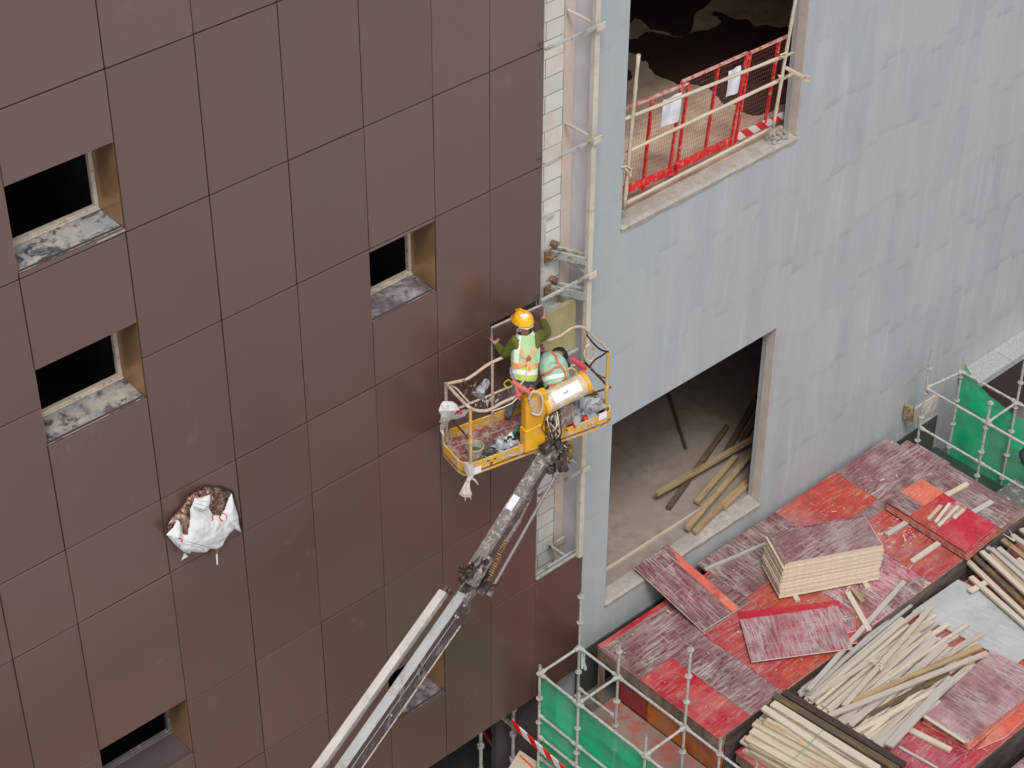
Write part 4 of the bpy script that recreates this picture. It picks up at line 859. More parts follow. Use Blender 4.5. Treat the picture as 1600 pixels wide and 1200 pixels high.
for k in range(3): m.poly([C(.12, .12 + k * .2, .004), C(1.9, .12 + k * .2, .004), C(1.9, .135 + k * .2, .004), C(.12, .135 + k * .2, .004)], .004, (0, 0, 1))
m.build('floor_seam', M_rough, lift)
PO = {'FL': (.13, .05, .97, M_yel), 'LB': (.14, .67, .92, M_spat), 'MB': (.8, .68, .95, M_spat), 'FM': (.92, .03, .9, M_yel2), 'FR': (2.12, .1, 1.0, M_yel), 'BR': (2.12, .62, .98, M_spat)}
for k_, (u, v, h, mt) in PO.items():
    m = MB(); m.tube([C(u, v, .0), C(u, v, h)], .02, 8); m.tube([C(u, v, h * .42), C(u, v, h * .48)], .03, 8); m.build('post', mt, lift)
def path(pts, r, mat, name='rail', n=8, par=lift):
    P = [V(p) for p in pts]; Q_ = []
    for i in range(len(P) - 1):     # catmull-rom smoothing
        p0, p1, p2, p3 = P[max(i - 1, 0)], P[i], P[i + 1], P[min(i + 2, len(P) - 1)]
        for s in range(5):
            t = s / 5; Q_.append(.5 * ((2 * p1) + (p2 - p0) * t + (2 * p0 - 5 * p1 + 4 * p2 - p3) * t * t + (3 * p1 - p0 - 3 * p2 + p3) * t ** 3))
    Q_.append(P[-1]); m = MB(); m.tube(Q_, r, n); return m.build(name, mat, par, smooth=True)
path([onp(697, 600, v=.66), onp(715, 596, v=.68), onp(730, 592, v=.68), onp(748, 580, v=.68), onp(765, 568, v=.68), onp(790, 557, v=.68), onp(820, 546, v=.68), onp(850, 534, v=.68), onp(873, 526, v=.68), onp(888, 516, v=.67), onp(900, 511, v=.66), onp(910, 511, v=.64), onp(917, 517, v=.62)], .021, M_spat, 'top_rail')
path([onp(917, 517, v=.62), onp(930, 528, u=2.12), onp(942, 538, u=2.13), onp(951, 547, u=2.12)], .017, M_spat, 'top_rail')
path([onp(697, 600, v=.66), onp(706, 609, u=.1), onp(716, 620, u=.1), onp(730, 634, u=.1), onp(740, 640, v=.05), onp(752, 642, v=.03), onp(765, 640, v=.03), onp(785, 629, v=.03), onp(804, 620, v=.03), onp(821, 608, v=.03)], .021, M_spat, 'top_rail')
path([onp(702, 603, u=.14), onp(712, 606, u=.15), onp(722, 617, u=.15), onp(734, 630, u=.14)], .013, M_spat, 'inner_rail')
path([C(.14, .67, .45), C(.8, .68, .48), C(1.2, .68, .5), C(2.12, .63, .52)], .016, M_spat, 'mid_rail')
path([C(.13, .05, .45), C(.14, .67, .45)], .014, M_iron, 'mid_rail')
path([C(2.12, .1, .5), C(2.12, .62, .52)], .016, M_iron, 'mid_rail')
path([onp(915, 520, u=2.12), onp(925, 534, u=2.14), onp(938, 546, u=2.14), onp(950, 550, u=2.12)], .012, M_black, 'hose')
path([onp(922, 572, u=2.1), onp(930, 562, u=2.14), onp(940, 556, u=2.14), onp(950, 548, u=2.12)], .012, M_iron, 'hose')
path([onp(922, 575, u=2.1), onp(935, 586, u=2.12), onp(950, 592, u=2.12)], .011, dirty('orange_hose', (.6, .25, .03, 1), (.05, .05, .05, 1), .7, .5, 10), 'hose')
path([onp(905, 625, v=.5), onp(925, 615, v=.4), onp(955, 605, v=.3)], .014, M_iron, 'mid_rail')
# control housing
def slab(q, v0, dep, name, mat, bev=.012):
    m = MB(); P = [onp(a, b, v=v0) for a, b in q]; m.poly(P, dep, CV_ * -1); return m.build(name, mat, lift, bevel=bev)
slab([(822, 625), (857, 612), (859, 655), (822, 673)], -.03, .12, 'control_box', M_yel2); slab([(821, 675), (852, 660), (853, 697), (821, 709)], -.05, .14, 'lower_box', M_yel2)
slab([(857, 672), (888, 668), (888, 684), (856, 692)], -.0, .12, 'lower_box', M_yel2, .006)
slab([(826, 628), (842, 620), (843, 645), (835, 650)], -.045, .012, 'hose_guard', dirty('peach_guard', (.6, .45, .3, 1), (.5, .3, .1, 1), .3, .5, 12), .003)
path([onp(826, 625, v=-.06), onp(832, 612, v=-.08), onp(845, 616, v=-.09), onp(848, 635, v=-.09), onp(842, 648, v=-.08), onp(830, 645, v=-.06)], .014, M_cream, 'hose')
# drum
a = onp(846, 633, v=.06); b = onp(916, 597, v=.06); m = MB(); m.tube([a, lerp(a, b, .02), lerp(a, b, .08), lerp(a, b, .081), lerp(a, b, .92), lerp(a, b, .921), b], [.135, .15, .15, .142, .142, .152, .152], 20)
m.m = [1 if (i // 20) in (0, 1, 2, 4, 5) else 0 for i in range(len(m.f))]
m.build('drum', [dirty('tan_drum', (.55, .43, .27, 1), (.62, .56, .48, 1), .5, .5, 10), M_yel2], lift, smooth=False)
m = MB(); ax = (b - a).normalized(); e1 = (V((0, 0, 1)) - ax * ax.z).normalized(); e2 = ax.cross(e1)
fr = lambda t, ang: lerp(a, b, t) + (e1 * math.cos(ang) + e2 * math.sin(ang)) * .146
sgn = 1 if (e2.dot(FW) < 0) else -1
for k in range(6): m.add([fr(.2, sgn * (.25 + k * .17)), fr(.8, sgn * (.25 + k * .17)), fr(.8, sgn * (.42 + k * .17)), fr(.2, sgn * (.42 + k * .17))], [(0, 1, 2, 3)])
m.build('drum_label', M_paper, lift)
m = MB()
for t, an in ((.42, .75), (.46, .78), (.5, .72)): m.bar(fr(t, sgn * an) * 1.0 + (-FW) * .01, fr(t + .03, sgn * an) + (-FW) * .01, .008, .008)
m.build('label_print', M_ink, lift)
# cables
for k in range(16):
    x0 = random.uniform(853, 872); path([onp(x0, random.uniform(640, 650), v=-.02), onp(x0 + random.uniform(-10, 8), random.uniform(655, 668), v=-.12), onp(x0 + random.uniform(-6, 10), random.uniform(672, 684), v=-.1), onp(random.uniform(862, 878), random.uniform(684, 694), v=-.04)], random.uniform(.006, .011), random.choice([M_iron, M_iron, M_rope, M_iron, M_dirtyal]), 'cable', 5)
slab([(876, 640), (896, 630), (897, 660), (877, 671)], -.03, .02, 'brown_plate', dirty('brown_plate', (.2, .13, .11, 1), (.4, .33, .3, 1), .3, .6, 10), .003)
# boom (jib, knuckle, main)
YJ = lambda py: -1.10 - (py - 700) * .00075 if py < 900 else -1.25 - (py - 900) * .0019
B = lambda px, py, dy=0: at(px, py, y=YJ(py) + dy)
def beam(p, q, w_, h_, name, mats, mi=None, bev=.008):
    m = MB(); m.bar(p, q, w_, h_); m.m = mi or [0] * 6; return m.build(name, mats, lift, bevel=bev)
jt, jb = B(850, 716), B(741, 888)
jib = beam(jt, jb, .155, .13, 'jib', [M_boom, M_boomd], [0, 0, 0, 0, 0, 0])
d = (jb - jt).normalized(); sx = d.cross(V((0, 0, 1))).normalized(); uz = sx.cross(d)
side = sx if sx.dot(FW) < 0 else -sx
m = MB(); m.bar(jt + d * .05 + side * .07 - uz * .06, jb + side * .07 - uz * .06, .02, .11); m.build('jib_flank', M_boomd, lift, bevel=.003)
m = MB(); c = lerp(jt, jb, .42) + uz * .067; m.bar(c - d * .10, c + d * .10, .10, .006, up=uz); m.build('sticker', M_paper, lift)
m = MB()
for t in (.06, .12): m.bar(lerp(jt, jb, t) + uz * .067 - sx * .04, lerp(jt, jb, t) + uz * .067 + sx * .04, .02, .006)
m.build('marking', M_dirtyal, lift)
m = MB(); m.bar(jt - d * .16, jt + d * .02, .21, .17); m.bar(jt - d * .165, jt - d * .17, .12, .08, mi=1); m.build('jib_head', [M_dirtyal, M_black], lift, bevel=.01)
# rotator
m = MB(); c = B(880, 700); m.tube([c + V((0, 0, -.12)), c + V((0, 0, .02))], .13, 14); m.tube([c + V((0, 0, .02)), c + V((0, 0, .05))], .10, 14)
for k in range(8): m.tube([c + V((.075 * math.cos(k * .785), .075 * math.sin(k * .785), .05)), c + V((.075 * math.cos(k * .785), .075 * math.sin(k * .785), .075))], .012, 6)
m.build('rotator', [dirty('greasy_yellow', (.3, .2, .03, 1), (.08, .05, .03, 1), .6, .5, 16)], lift)
m = MB(); random.seed(5)
for k in range(26):
    p = B(random.uniform(852, 886), random.uniform(692, 735), random.uniform(-.12, .12)); s = random.uniform(.02, .05)
    if p is not None: m.hexa([p + V((-s, -s, -s)), p + V((s, -s, -s)), p + V((s, s * .6, -s)), p + V((-s, s, -s))], [p + V((-s, -s * .7, s)), p + V((s, -s, s)), p + V((s, s, s)), p + V((-s * .6, s, s))])
m.bar(B(858, 700), B(884, 715), .10, .14); m.bar(B(884, 700, -.1), B(878, 730, -.1), .05, .10)
m.build('head_linkage', M_iron, lift, bevel=.004)
for k in range(9):
    p = B(random.uniform(840, 862), random.uniform(690, 705)); q = B(random.uniform(868, 890), random.uniform(690, 730), -.1); path([p, lerp(p, q, .5) + V((0, 0, random.uniform(.03, .12))), q], .009, random.choice([M_black, M_iron, M_cream]), 'hose', 5)
m = MB(); m.tube([B(869, 742, -.08), B(765, 926, -.12)], .022, 8); m.tube([B(872, 738, -.08), B(866, 746, -.08)], .045, 10); m.tube([B(767, 922, -.12), B(762, 931, -.12)], .045, 10); m.build('link_rod', plain('grey_rod', (.18, .15, .15), .45), lift)
m = MB(); m.tube([B(838, 758, -.02), B(812, 812, -.03)], .02, 8); m.tube([B(812, 812, -.03), B(782, 858, -.05)], .034, 10); m.tube([B(838, 755, -.02), B(836, 762, -.02)], .05, 10); m.build('jib_cylinder', dirty('brown_grey_barrel', (.2, .14, .13, 1), (.4, .33, .3, 1), .3, .5, 12), lift)
p, q = B(789, 843, -.06), B(763, 905, -.08); dd = (q - p); pts = []
s1 = dd.cross(V((0, 0, 1))).normalized(); s2 = s1.cross(dd).normalized()
for k in range(130): an = k * .85; pts.append(p + dd * k / 129 + (s1 * math.cos(an) + s2 * math.sin(an)) * .035)
m = MB(); m.tube(pts, .010, 5); m.build('hose_spiral', dirty('ochre_spiral', (.34, .22, .08, 1), (.1, .06, .03, 1), .5, .6, 20), lift)
# knuckle
m = MB(); m.bar(B(762, 868, -.05), B(735, 915, -.05), .14, .12); m.build('knuckle_plate', M_boom, lift, bevel=.006)
m = MB(); dk = (B(735, 915) - B(762, 868)).normalized(); k1 = B(750, 889, -.05); k2 = B(741, 905, -.05)
for c in (k1, k2): m.bar(c - dk * .03 + uz * .062, c + dk * .03 + uz * .062, .06, .012, up=uz)
m.build('plate_hole', M_black, lift)
m = MB()
for k in range(34):
    p = B(random.uniform(722, 765), random.uniform(878, 925), random.uniform(-.22, .1)); s = random.uniform(.015, .045)
    m.hexa([p + V((-s, -s, -s)), p + V((s, -s * .5, -s)), p + V((s, s * .6, -s)), p + V((-s, s, -s))], [p + V((-s, -s * .7, s)), p + V((s * .5, -s, s)), p + V((s, s, s)), p + V((-s * .6, s, s * .6))])
m.tube([B(752, 925, -.3), B(760, 915, -.1)], .05, 12); m.tube([B(768, 920, -.2), B(776, 912, -.1)], .03, 10)
m.build('knuckle', M_iron, lift, bevel=.003)
for k in range(14):
    p = B(random.uniform(715, 745), random.uniform(880, 915), .05); q = B(random.uniform(738, 775), random.uniform(862, 905), -.1); path([p, lerp(p, q, .4) + V((-.05, -.04, random.uniform(.0, .14))), q], .008, random.choice([M_black, M_black, M_iron]), 'hose', 5)
# main boom
mt_, mb_ = B(728, 920), B(505, 1240); d = (mb_ - mt_).normalized(); mb_ = mb_ + d * 4.5; mt_ -= V((0, 0, .16)); mb_ -= V((0, 0, .16))
sx = d.cross(V((0, 0, 1))).normalized(); uz = sx.cross(d); uz = uz if uz.z > 0 else -uz; side = sx if sx.dot(FW) < 0 else -sx
m = MB(); m.bar(mt_, mb_, .135, .33); m.build('main_boom', [M_boomd], lift, bevel=.012)
m = MB(); m.bar(mt_ + d * .02 + uz * .167, mb_ + uz * .167, .13, .006, up=uz); m.build('boom_top_plate', [dirty('pale_grey_top', (.42, .43, .43, 1), (.3, .28, .27, 1), .3, .5, 4)], lift)
for s in (-1, 1):
    m = MB(); m.bar(mt_ - d * .14 + side * s * .06 + uz * .08, mt_ + d * .1 + side * s * .06 + uz * .08, .022, .19, up=uz); m.build('boom_fork', M_boom, lift, bevel=.006)
m = MB(); m.bar(mt_ + d * .3 + side * .07 - uz * .162, mb_ + side * .07 - uz * .162, .02, .012, up=uz); m.bar(mt_ + d * .3 + side * .068 + uz * .06, mb_ + side * .068 + uz * .06, .008, .006, up=uz); m.build('flank_edge', dirty('tan_edge', (.5, .42, .36, 1), (.2, .15, .13, 1), .3, .6, 6), lift)
m = MB()
for t, r in ((1.12, .055),): c = mt_ + d * t + side * .068 + uz * .04; m.tube([c, c + side * .03], [r, r], 16); m.tube([c + side * .031, c + side * .033], [r * .62, r * .62], 12, 1)
ms_ = []
for t, u_2 in ((.12, .07), (.28, .03), (.3, .1), (1.75, .0)): c = mt_ + d * t + side * .068 + uz * u_2; q_ = MB(); q_.tube([c, c + side * .012], .016, 8); q_.build('bolt', M_boomw, lift)
m.build('boss', [M_dirtyal, M_black, M_boomw], lift)
# pale upper cover bar
wt, wb = B(693, 925, .0) , B(491, 1208, .0); wd = (wb - wt).normalized(); wb = wb + wd * 4
m = MB(); m.bar(wt, wb, .105, .10); m.m = [0, 0, 0, 1, 0, 1] if False else [0] * 6; m.build('cable_cover', [M_boomw], lift, bevel=.01)
m = MB(); sw = wd.cross(V((0, 0, 1))).normalized(); sw = sw if sw.dot(FW) < 0 else -sw; uw = V((0, 0, 1)) - wd * wd.z; uw.normalize()
m.bar(wt + sw * .054 - uw * .012, wb + sw * .054 - uw * .012, .006, .07, up=uw); m.build('cover_flank', dirty('grey_flank', (.3, .27, .26, 1), (.42, .4, .38, 1), .3, .6, 6), lift)
m = MB(); m.tube([wt - wd * .0, wt - wd * .07], .04, 8); m.tube([wt - wd * .05 + sw * .05, wt + sw * .1 - wd * .03], .03, 8); m.build('cover_joint', M_iron, lift)
random.seed(21)
# ============================================================ THINGS IN AND ON THE BASKET
def CP(px, py, z): return at(px, py, z=O_.z + z)
c = CP(742, 716, .0); m = MB(); pr = [(.0, .085), (.2, .11)]
N_ = 18; ring = lambda z, r: [c + V((r * math.cos(2 * math.pi * k / N_), r * math.sin(2 * math.pi * k / N_), z)) for k in range(N_)]
m.loft([ring(.01, .085), ring(.2, .11), ring(.2, .118), ring(.19, .118), ring(.2, .103), ring(.11, .09)], lambda i, k: 0)
m.poly(ring(.115, .09), .004, (0, 0, 1), 1)
ident(m.build('bucket', [dirty('crusted_bucket', (.48, .47, .4, 1), (.3, .28, .22, 1), .5, .7, 12), plain('olive_slurry', (.09, .1, .045), .6)], loc=c, smooth=False), 'crusted pale bucket with olive slurry at the basket corner', 'bucket')
m = MB(); a, b = CP(757, 706, .02), CP(781, 694, .02); dd = (b - a); n_ = V((-dd.y, dd.x, 0)).normalized() * .13
for i in range(9): m.bar(lerp(a, b, i / 8), lerp(a, b, i / 8) + n_, .007, .007)
for j in range(5): m.bar(a + n_ * j / 4, b + n_ * j / 4, .007, .007)
ident(m.build('wire_grate', M_dirtyal, loc=a), 'small wire grate on the basket floor beside the bucket', 'grate')
def lump(name, px, z, r, mat, label, cat, sq=(1, 1, .6), jit=.6, seed=1, n=9):
    c = CP(*px, z); m = MB(); m.sphere(c, r, n, 0, jit, sq, seed); return ident(m.build(name, mat, loc=c), label, cat)
lump('black_glove', (768, 712), .05, .11, dirty('grey_black_rubber', (.03, .03, .035, 1), (.3, .3, .32, 1), .3, .5, 14), 'grey and black rubber glove lying right of the bucket', 'glove', (1.2, .8, .4), 1.0, 4)
lump('plastic_wrap', (790, 700), .06, .12, M_plgrey, 'crumpled white wrapping on the basket floor between gloves and green tool', 'wrapping', (1.1, 1, .6), 1.3, 7)
lump('plastic_wrap', (800, 692), .05, .10, M_plast, 'crumpled white plastic scrap next to the wrapping in the basket', 'wrapping', (1.2, .8, .5), 1.4, 12)
lump('black_glove', (796, 689), .09, .06, M_black, 'small black glove on top of the white wrapping', 'glove', (1.2, .7, .5), 1.2, 15)
lump('green_tool', (811, 676), .06, .06, plain('green_plastic', (.01, .22, .15), .4), 'green power tool lying against the yellow control box', 'tool', (1.6, .8, .7), .9, 3)
lump('tool_bag', (813, 686), .06, .09, M_black, 'dark tool bag on the floor in front of the green tool', 'bag', (1.1, 1, .8), .8, 9)
lump('sheeting_heap', (910, 645), .08, .20, M_plgrey, 'heap of crumpled grey sheeting in the right half of the basket', 'sheeting', (1.2, 1, .5), 1.5, 22, 14)
m = MB(); a, b = CP(897, 664, .12), CP(914, 655, .12); m.tube([a, b], .016, 8)
for e in (a, b): m.tube([e - (b - a).normalized() * .03, e + (b - a).normalized() * .03], .035, 10, 1)
ident(m.build('suction_cup_tool', [M_black, M_redplas], loc=a), 'black bar with two red ends on the right front of the basket', 'tool')
def blob_path(name, pts, rs, mat, label, cat, n=9, jit=.35, seed=0):
    m = MB(); P = [V(p) for p in pts]; rings = []
    for i, p in enumerate(P):
        ring = []
        for k in range(n):
            an = 2 * math.pi * k / n; dirn = RT * math.cos(an) + FW * math.sin(an) * .6
            r = rs[i] * (1 + jit * noise.noise(V((k * 1.3, i * .9, seed)))); ring.append(p + dirn * r)
        rings.append(ring)
    m.loft(rings); return ident(m.build(name, mat, loc=P[0]), label, cat)
g_ = lambda px, py: onp(px, py, v=-.03)
blob_path('hanging_rag', [g_(731, 722), g_(733, 735), g_(735, 745), g_(731, 752), g_(729, 762), g_(728, 772), g_(729, 777)], [.06, .055, .035, .022, .055, .075, .05], M_rag, 'knotted off-white rag hanging under the front left corner of the basket', 'rag', 12, .7, 3)
m = MB(); m.tube([g_(736, 747), g_(742, 750), g_(747, 757)], [.016, .014, .008], 6); m.tube([g_(727, 775), g_(727, 783)], [.01, .004], 5); m.tube([g_(735, 774), g_(736, 781)], [.01, .004], 5)
ident(m.build('rag_tail', M_rag, loc=g_(736, 747)), 'loose tail end of the hanging rag', 'rag tail')
l_ = lambda px, py: onp(px, py, u=-.02)
blob_path('plastic_bag', [l_(699, 627), l_(702, 633), l_(703, 642), l_(700, 652), l_(694, 660)], [.05, .10, .11, .08, .05], M_plast, 'greyish white plastic bag tied to the left rear post of the basket', 'bag', 12, .6, 9)
blob_path('plastic_bag', [l_(730, 640), l_(722, 644), l_(716, 650), l_(708, 655)], [.03, .075, .08, .04], [M_plast], 'white plastic bag with red print on the left rail of the basket', 'bag', 12, .5, 6)
m = MB()
for a, b in (((711, 648), (714, 644)), ((715, 647), (718, 642)), ((713, 643), (722, 641)), ((719, 647), (722, 643))): m.bar(onp(*a, u=-.13), onp(*b, u=-.13), .018, .006, up=(-.5, -.6, .6))
m.build('red_print', M_redink, bpy.data.objects['plastic_bag.001'] if 'plastic_bag.001' in bpy.data.objects else None)
blob_path('rag_strip', [l_(697, 657), l_(693, 664), l_(690, 672), l_(693, 681)], [.05, .04, .022, .012], M_rag, 'torn pale strip dangling below the plastic bag on the left post', 'rag', 8, .7, 2)
r_ = lambda px, py: onp(px, py, v=.66)
blob_path('plastic_bag', [r_(760, 592), r_(757, 599), r_(752, 608), r_(745, 614), r_(752, 622)], [.03, .06, .07, .10, .04], M_plgrey, 'grey-blue plastic bag caught on the back rail of the basket', 'bag', 12, .8, 31)
m = MB(); random.seed(8)
for k in range(90):
    p = r_(random.uniform(714, 745), random.uniform(590, 622)) + V((0, random.uniform(-.03, .08), 0)); s = random.uniform(.01, .035)
    m.add([p, p + V((s, random.uniform(-s, s), s)), p + V((s * .3, random.uniform(-s, s), -s * 1.2)), p + V((-s, random.uniform(-s, s), .2 * s))], [(0, 1, 2), (0, 2, 3)])
ident(m.build('torn_brown_film', M_foil, loc=r_(730, 605)), 'shredded dark brown film clinging behind the back rail of the basket', 'film')
m = MB()
for k in range(40):
    p = r_(random.uniform(745, 790), 0); yy = 634 - (p.x * 0); a = random.uniform(742, 800); p = r_(a, 631 - (a - 742) * .36 + random.uniform(-3, 7)); s = random.uniform(.01, .028)
    m.add([p, p + V((s, random.uniform(-s, s), s * .5)), p + V((s * .3, random.uniform(-s, s), -s * 1.4))], [(0, 1, 2)])
m.add([r_(758, 626), r_(764, 624), r_(762, 638)], [(0, 1, 2)])
ident(m.build('tape_scraps', M_rag, loc=r_(765, 625)), 'torn scraps of tape stuck along the back mid rail of the basket', 'tape', kind='stuff')
def clampgun(pts, label, mt, seed):
    m = MB(); m.tube(pts[0], [.022, .034, .036, .024][:len(pts[0])], 8); m.tube(pts[1], [.02, .022, .014][:len(pts[1])], 8); return ident(m.build('clamp', mt, loc=pts[0][0]), label, 'clamp')
F0 = lambda px, py: onp(px, py, v=-.04)
clA = clampgun([[F0(802, 596), F0(809, 603), F0(818, 608), F0(828, 614)], [F0(805, 600), F0(808, 612), F0(812, 624)]], 'faded red clamp hooked on the front middle rail by the worker knees', M_pink, 1)
m = MB(); a = F0(808, 619); m.tube([a, F0(813, 614)], .035, 8); m.tube([F0(818, 612), F0(830, 606), F0(838, 612)], .014, 6); m.build('handle', plain('orange_red_plastic', (.75, .08, .05), .4), clA)['label'] = 'orange-red handle'
F1 = lambda px, py: onp(px, py, v=.3)
clampgun([[F1(893, 560), F1(900, 565), F1(908, 571), F1(915, 576)], [F1(915, 572), F1(908, 580), F1(903, 585)]], 'red clamp hanging behind the drum near the right rear post', plain('rosy_plastic', (.68, .06, .10), .45), 2)
def loop(cx, cy, v, rx, ry, r, mat, label, turns=2, name='rope_coil', cat='rope'):
    m = MB(); pts = []
    for k in range(16 * turns + 1):
        t = k / 16 * 2 * math.pi; j = .12 * math.sin(t * 1.7 + k); pts.append(onp(cx + rx * (1 + j) * math.cos(t), cy + ry * (1 + j) * math.sin(t), v=v + .012 * math.sin(k)))
    m.tube(pts, r, 5); return ident(m.build(name, mat, loc=pts[0]), label, cat)
loop(921, 552, .55, 8, 13, .009, M_rope, 'pale rope coil hung on the right rear post of the basket', 3)
loop(893, 585, .12, 8, 10, .010, dirty('yellow_cable', (.5, .4, .12, 1), (.4, .35, .3, 1), .4, .5, 12), 'yellow and cream cable loops above the drum', 3, 'cable_coil', 'cable')
loop(794, 600, -.02, 6, 6, .007, plain('yellow_cord', (.55, .45, .05), .5), 'thin yellow cord loop in front of the standing worker', 1, 'cord_loop', 'cord')
m = MB(); m.tube([F0(812, 618), F0(800, 630), F0(785, 637), F0(770, 642)], .008, 5); ident(m.build('thin_cord', M_rope, loc=F0(812, 618)), 'thin cream cord sagging along the front rail', 'cord')
# ============================================================ WORKERS
def skinmesh(nodes, edges, root, sub=2):
    names = list(nodes); me = bpy.data.meshes.new('tmp'); me.from_pydata([nodes[n_][0] for n_ in names], [(names.index(a), names.index(b)) for a, b in edges], [])
    o = bpy.data.objects.new('tmp', me); scene.collection.objects.link(o)
    o.modifiers.new('s', 'SKIN'); sv = me.skin_vertices[0].data if me.skin_vertices else None
    if sv is None:
        bm = bmesh.new(); bm.from_mesh(me); bm.verts.layers.skin.verify(); bm.to_mesh(me); bm.free(); sv = me.skin_vertices[0].data
    for i, n_ in enumerate(names):
        r = nodes[n_][1]; sv[i].radius = (r, r) if not isinstance(r, tuple) else r; sv[i].use_root = (n_ == root)
    md = o.modifiers.new('d', 'SUBSURF'); md.levels = sub; md.render_levels = sub
    dg = bpy.context.evaluated_depsgraph_get(); dg.update(); nm = bpy.data.meshes.new_from_object(o.evaluated_get(dg))
    V_ = [v.co.copy() for v in nm.vertices]; F_ = [tuple(p.vertices) for p in nm.polygons]
    bpy.data.objects.remove(o); bpy.data.meshes.remove(nm); return V_, F_
def fingers(wr, hand, out_, n_dir, thumb, mb, mi, curl=.4):
    """palm from wrist to hand, four fingers of unequal length and a thumb from the side"""
    d = (hand - wr).normalized(); s = (out_ - d * out_.dot(d)).normalized(); nn = n_dir
    base = hand
    for k, ln in enumerate((.062, .074, .07, .055)):
        b0 = base + s * (k - 1.5) * .021 - d * .01; p1 = b0 + d * ln * .5 + nn * .006; p2 = b0 + d * ln * .85 + nn * curl * .04; p3 = b0 + d * ln + nn * curl * .075
        mb.tube([b0, p1, p2, p3], [.0105, .0095, .0085, .006], 7, mi)
    t0 = lerp(wr, hand, .45) + s * thumb * .03; mb.tube([t0, t0 + s * thumb * .03 + d * .025, t0 + s * thumb * .04 + d * .055 + nn * .015], [.013, .0115, .008], 7, mi)
    pl_ = [wr, lerp(wr, hand, .5), hand, hand + d * .012]; rings = []
    for i, p in enumerate(pl_):
        w1 = (.026, .038, .043, .035)[i]; rings.append([p + s * math.cos(a) * w1 + nn * math.sin(a) * .017 for a in [2 * math.pi * k / 10 for k in range(10)]])
    mb.loft(rings, mi)
SKIN = dirty('skin', (.42, .20, .13, 1), (.34, .15, .1, 1), .2, .55, 30)
HAIR = plain('black_hair', (.012, .01, .009), .7)
def make_person(name, nodes, edges, matfn, mats, hands, label, loc):
    Vs, Fs = skinmesh(nodes, edges, 'pelvis'); m = MB()
    m.add(Vs, Fs, [matfn(sum((Vs[i] for i in f), V()) / len(f)) for f in Fs])
    for h in hands: fingers(*h, m, 1)
    o = m.build(name, mats, loc=loc, smooth=True); return ident(o, label, 'person')
hx = lambda px, py, y: at(px, py, y=y)
# --- standing worker, seen from behind, arms spread to hold the panel
N1 = {'pelvis': (hx(817, 597, -.66), .125), 'belly': (hx(819, 582, -.63), .12), 'chest': (hx(821, 554, -.58), .125), 'upper': (hx(822, 537, -.55), .095), 'neck': (hx(820, 520, -.53), .056), 'head': (hx(818.5, 510, -.52), .08), 'crown': (hx(817.5, 500, -.51), .088),
      'face': (hx(817, 505, -.43), .05), 'shL': (hx(804.5, 533, -.49), .085), 'elL': (hx(790, 556, -.36), .072), 'wrL': (hx(776, 538, -.10), .046), 'shR': (hx(838.5, 527, -.62), .085), 'elR': (hx(854.5, 520, -.42), .07), 'wrR': (hx(848.5, 500, -.10), .045),
      'hpL': (hx(809, 604, -.63), .095), 'knL': (hx(800, 624, -.48), .07), 'anL': (hx(795, 648, -.44), .05), 'toL': (hx(791, 651, -.38), .045), 'hpR': (hx(828, 603, -.67), .095), 'knR': (hx(828, 630, -.56), .07), 'anR': (hx(826, 660, -.56), .05), 'toR': (hx(822, 662, -.48), .045)}
E1 = [('pelvis', 'belly'), ('belly', 'chest'), ('chest', 'upper'), ('upper', 'neck'), ('neck', 'head'), ('head', 'crown'), ('head', 'face'), ('upper', 'shL'), ('shL', 'elL'), ('elL', 'wrL'), ('upper', 'shR'), ('shR', 'elR'), ('elR', 'wrR'),
      ('pelvis', 'hpL'), ('hpL', 'knL'), ('knL', 'anL'), ('anL', 'toL'), ('pelvis', 'hpR'), ('hpR', 'knR'), ('knR', 'anR'), ('anR', 'toR')]
P1 = {k: v[0] for k, v in N1.items()}
def mf1(c):
    if min((c - P1[k]).length for k in ('head', 'crown', 'face', 'neck')) < .115 and c.z > P1['neck'].z - .0: return 1
    if min((c - P1[k]).length for k in ('toL', 'toR')) < .075: return 3
    if c.z < P1['belly'].z - .04: return 2
    return 0
mats1 = [dirty('olive_green_jersey', (.115, .13, .012, 1), (.07, .085, .01, 1), .4, .85, 10), SKIN, dirty('worn_grey_jeans', (.13, .17, .20, 1), (.24, .25, .25, 1), .45, .8, 14), M_iron]
haL, haR = hx(772, 531, -.035), hx(847, 492, -.045)
sR = (P1['shR'] - P1['shL']).normalized()
w1 = make_person('person', N1, E1, mf1, mats1, [(P1['wrL'], haL, sR, V((0, .3, -.1)).normalized(), 1), (P1['wrR'], haR, sR, V((0, .3, -.1)).normalized(), -1)],
                 'person in yellow helmet and lime vest, arms spread against the loose panel', P1['pelvis'])
def vest(P, order, rad, sRv, mats, stripe, par, n=28, name='safety_vest'):
    m = MB(); rings = []; cs = [P[o_] if isinstance(o_, str) else lerp(P[o_[0]], P[o_[1]], o_[2]) for o_ in order]
    for i, c in enumerate(cs):
        ax = (cs[min(i + 1, len(cs) - 1)] - cs[max(i - 1, 0)]).normalized(); s = (sRv - ax * sRv.dot(ax)).normalized(); f = ax.cross(s); rx, ry = rad[i]
        rings.append([c + s * rx * math.cos(a) + f * ry * math.sin(a) + f * .004 * math.sin(a * 5 + i) for a in [2 * math.pi * k / n for k in range(n)]])
    m.loft(rings, stripe, False); return m.build(name, mats, par, smooth=True), rings
LIME = dirty('lime_vest_fabric', (.50, .66, .12, 1), (.42, .52, .16, 1), .4, .8, 16); LIME2 = dirty('pale_green_vest_fabric', (.42, .64, .36, 1), (.36, .5, .3, 1), .4, .8, 16); REFL = plain('reflective_band', (.78, .82, .76), .35, var=.03); ORS = plain('orange_band', (.78, .33, .16), .6, var=.05)
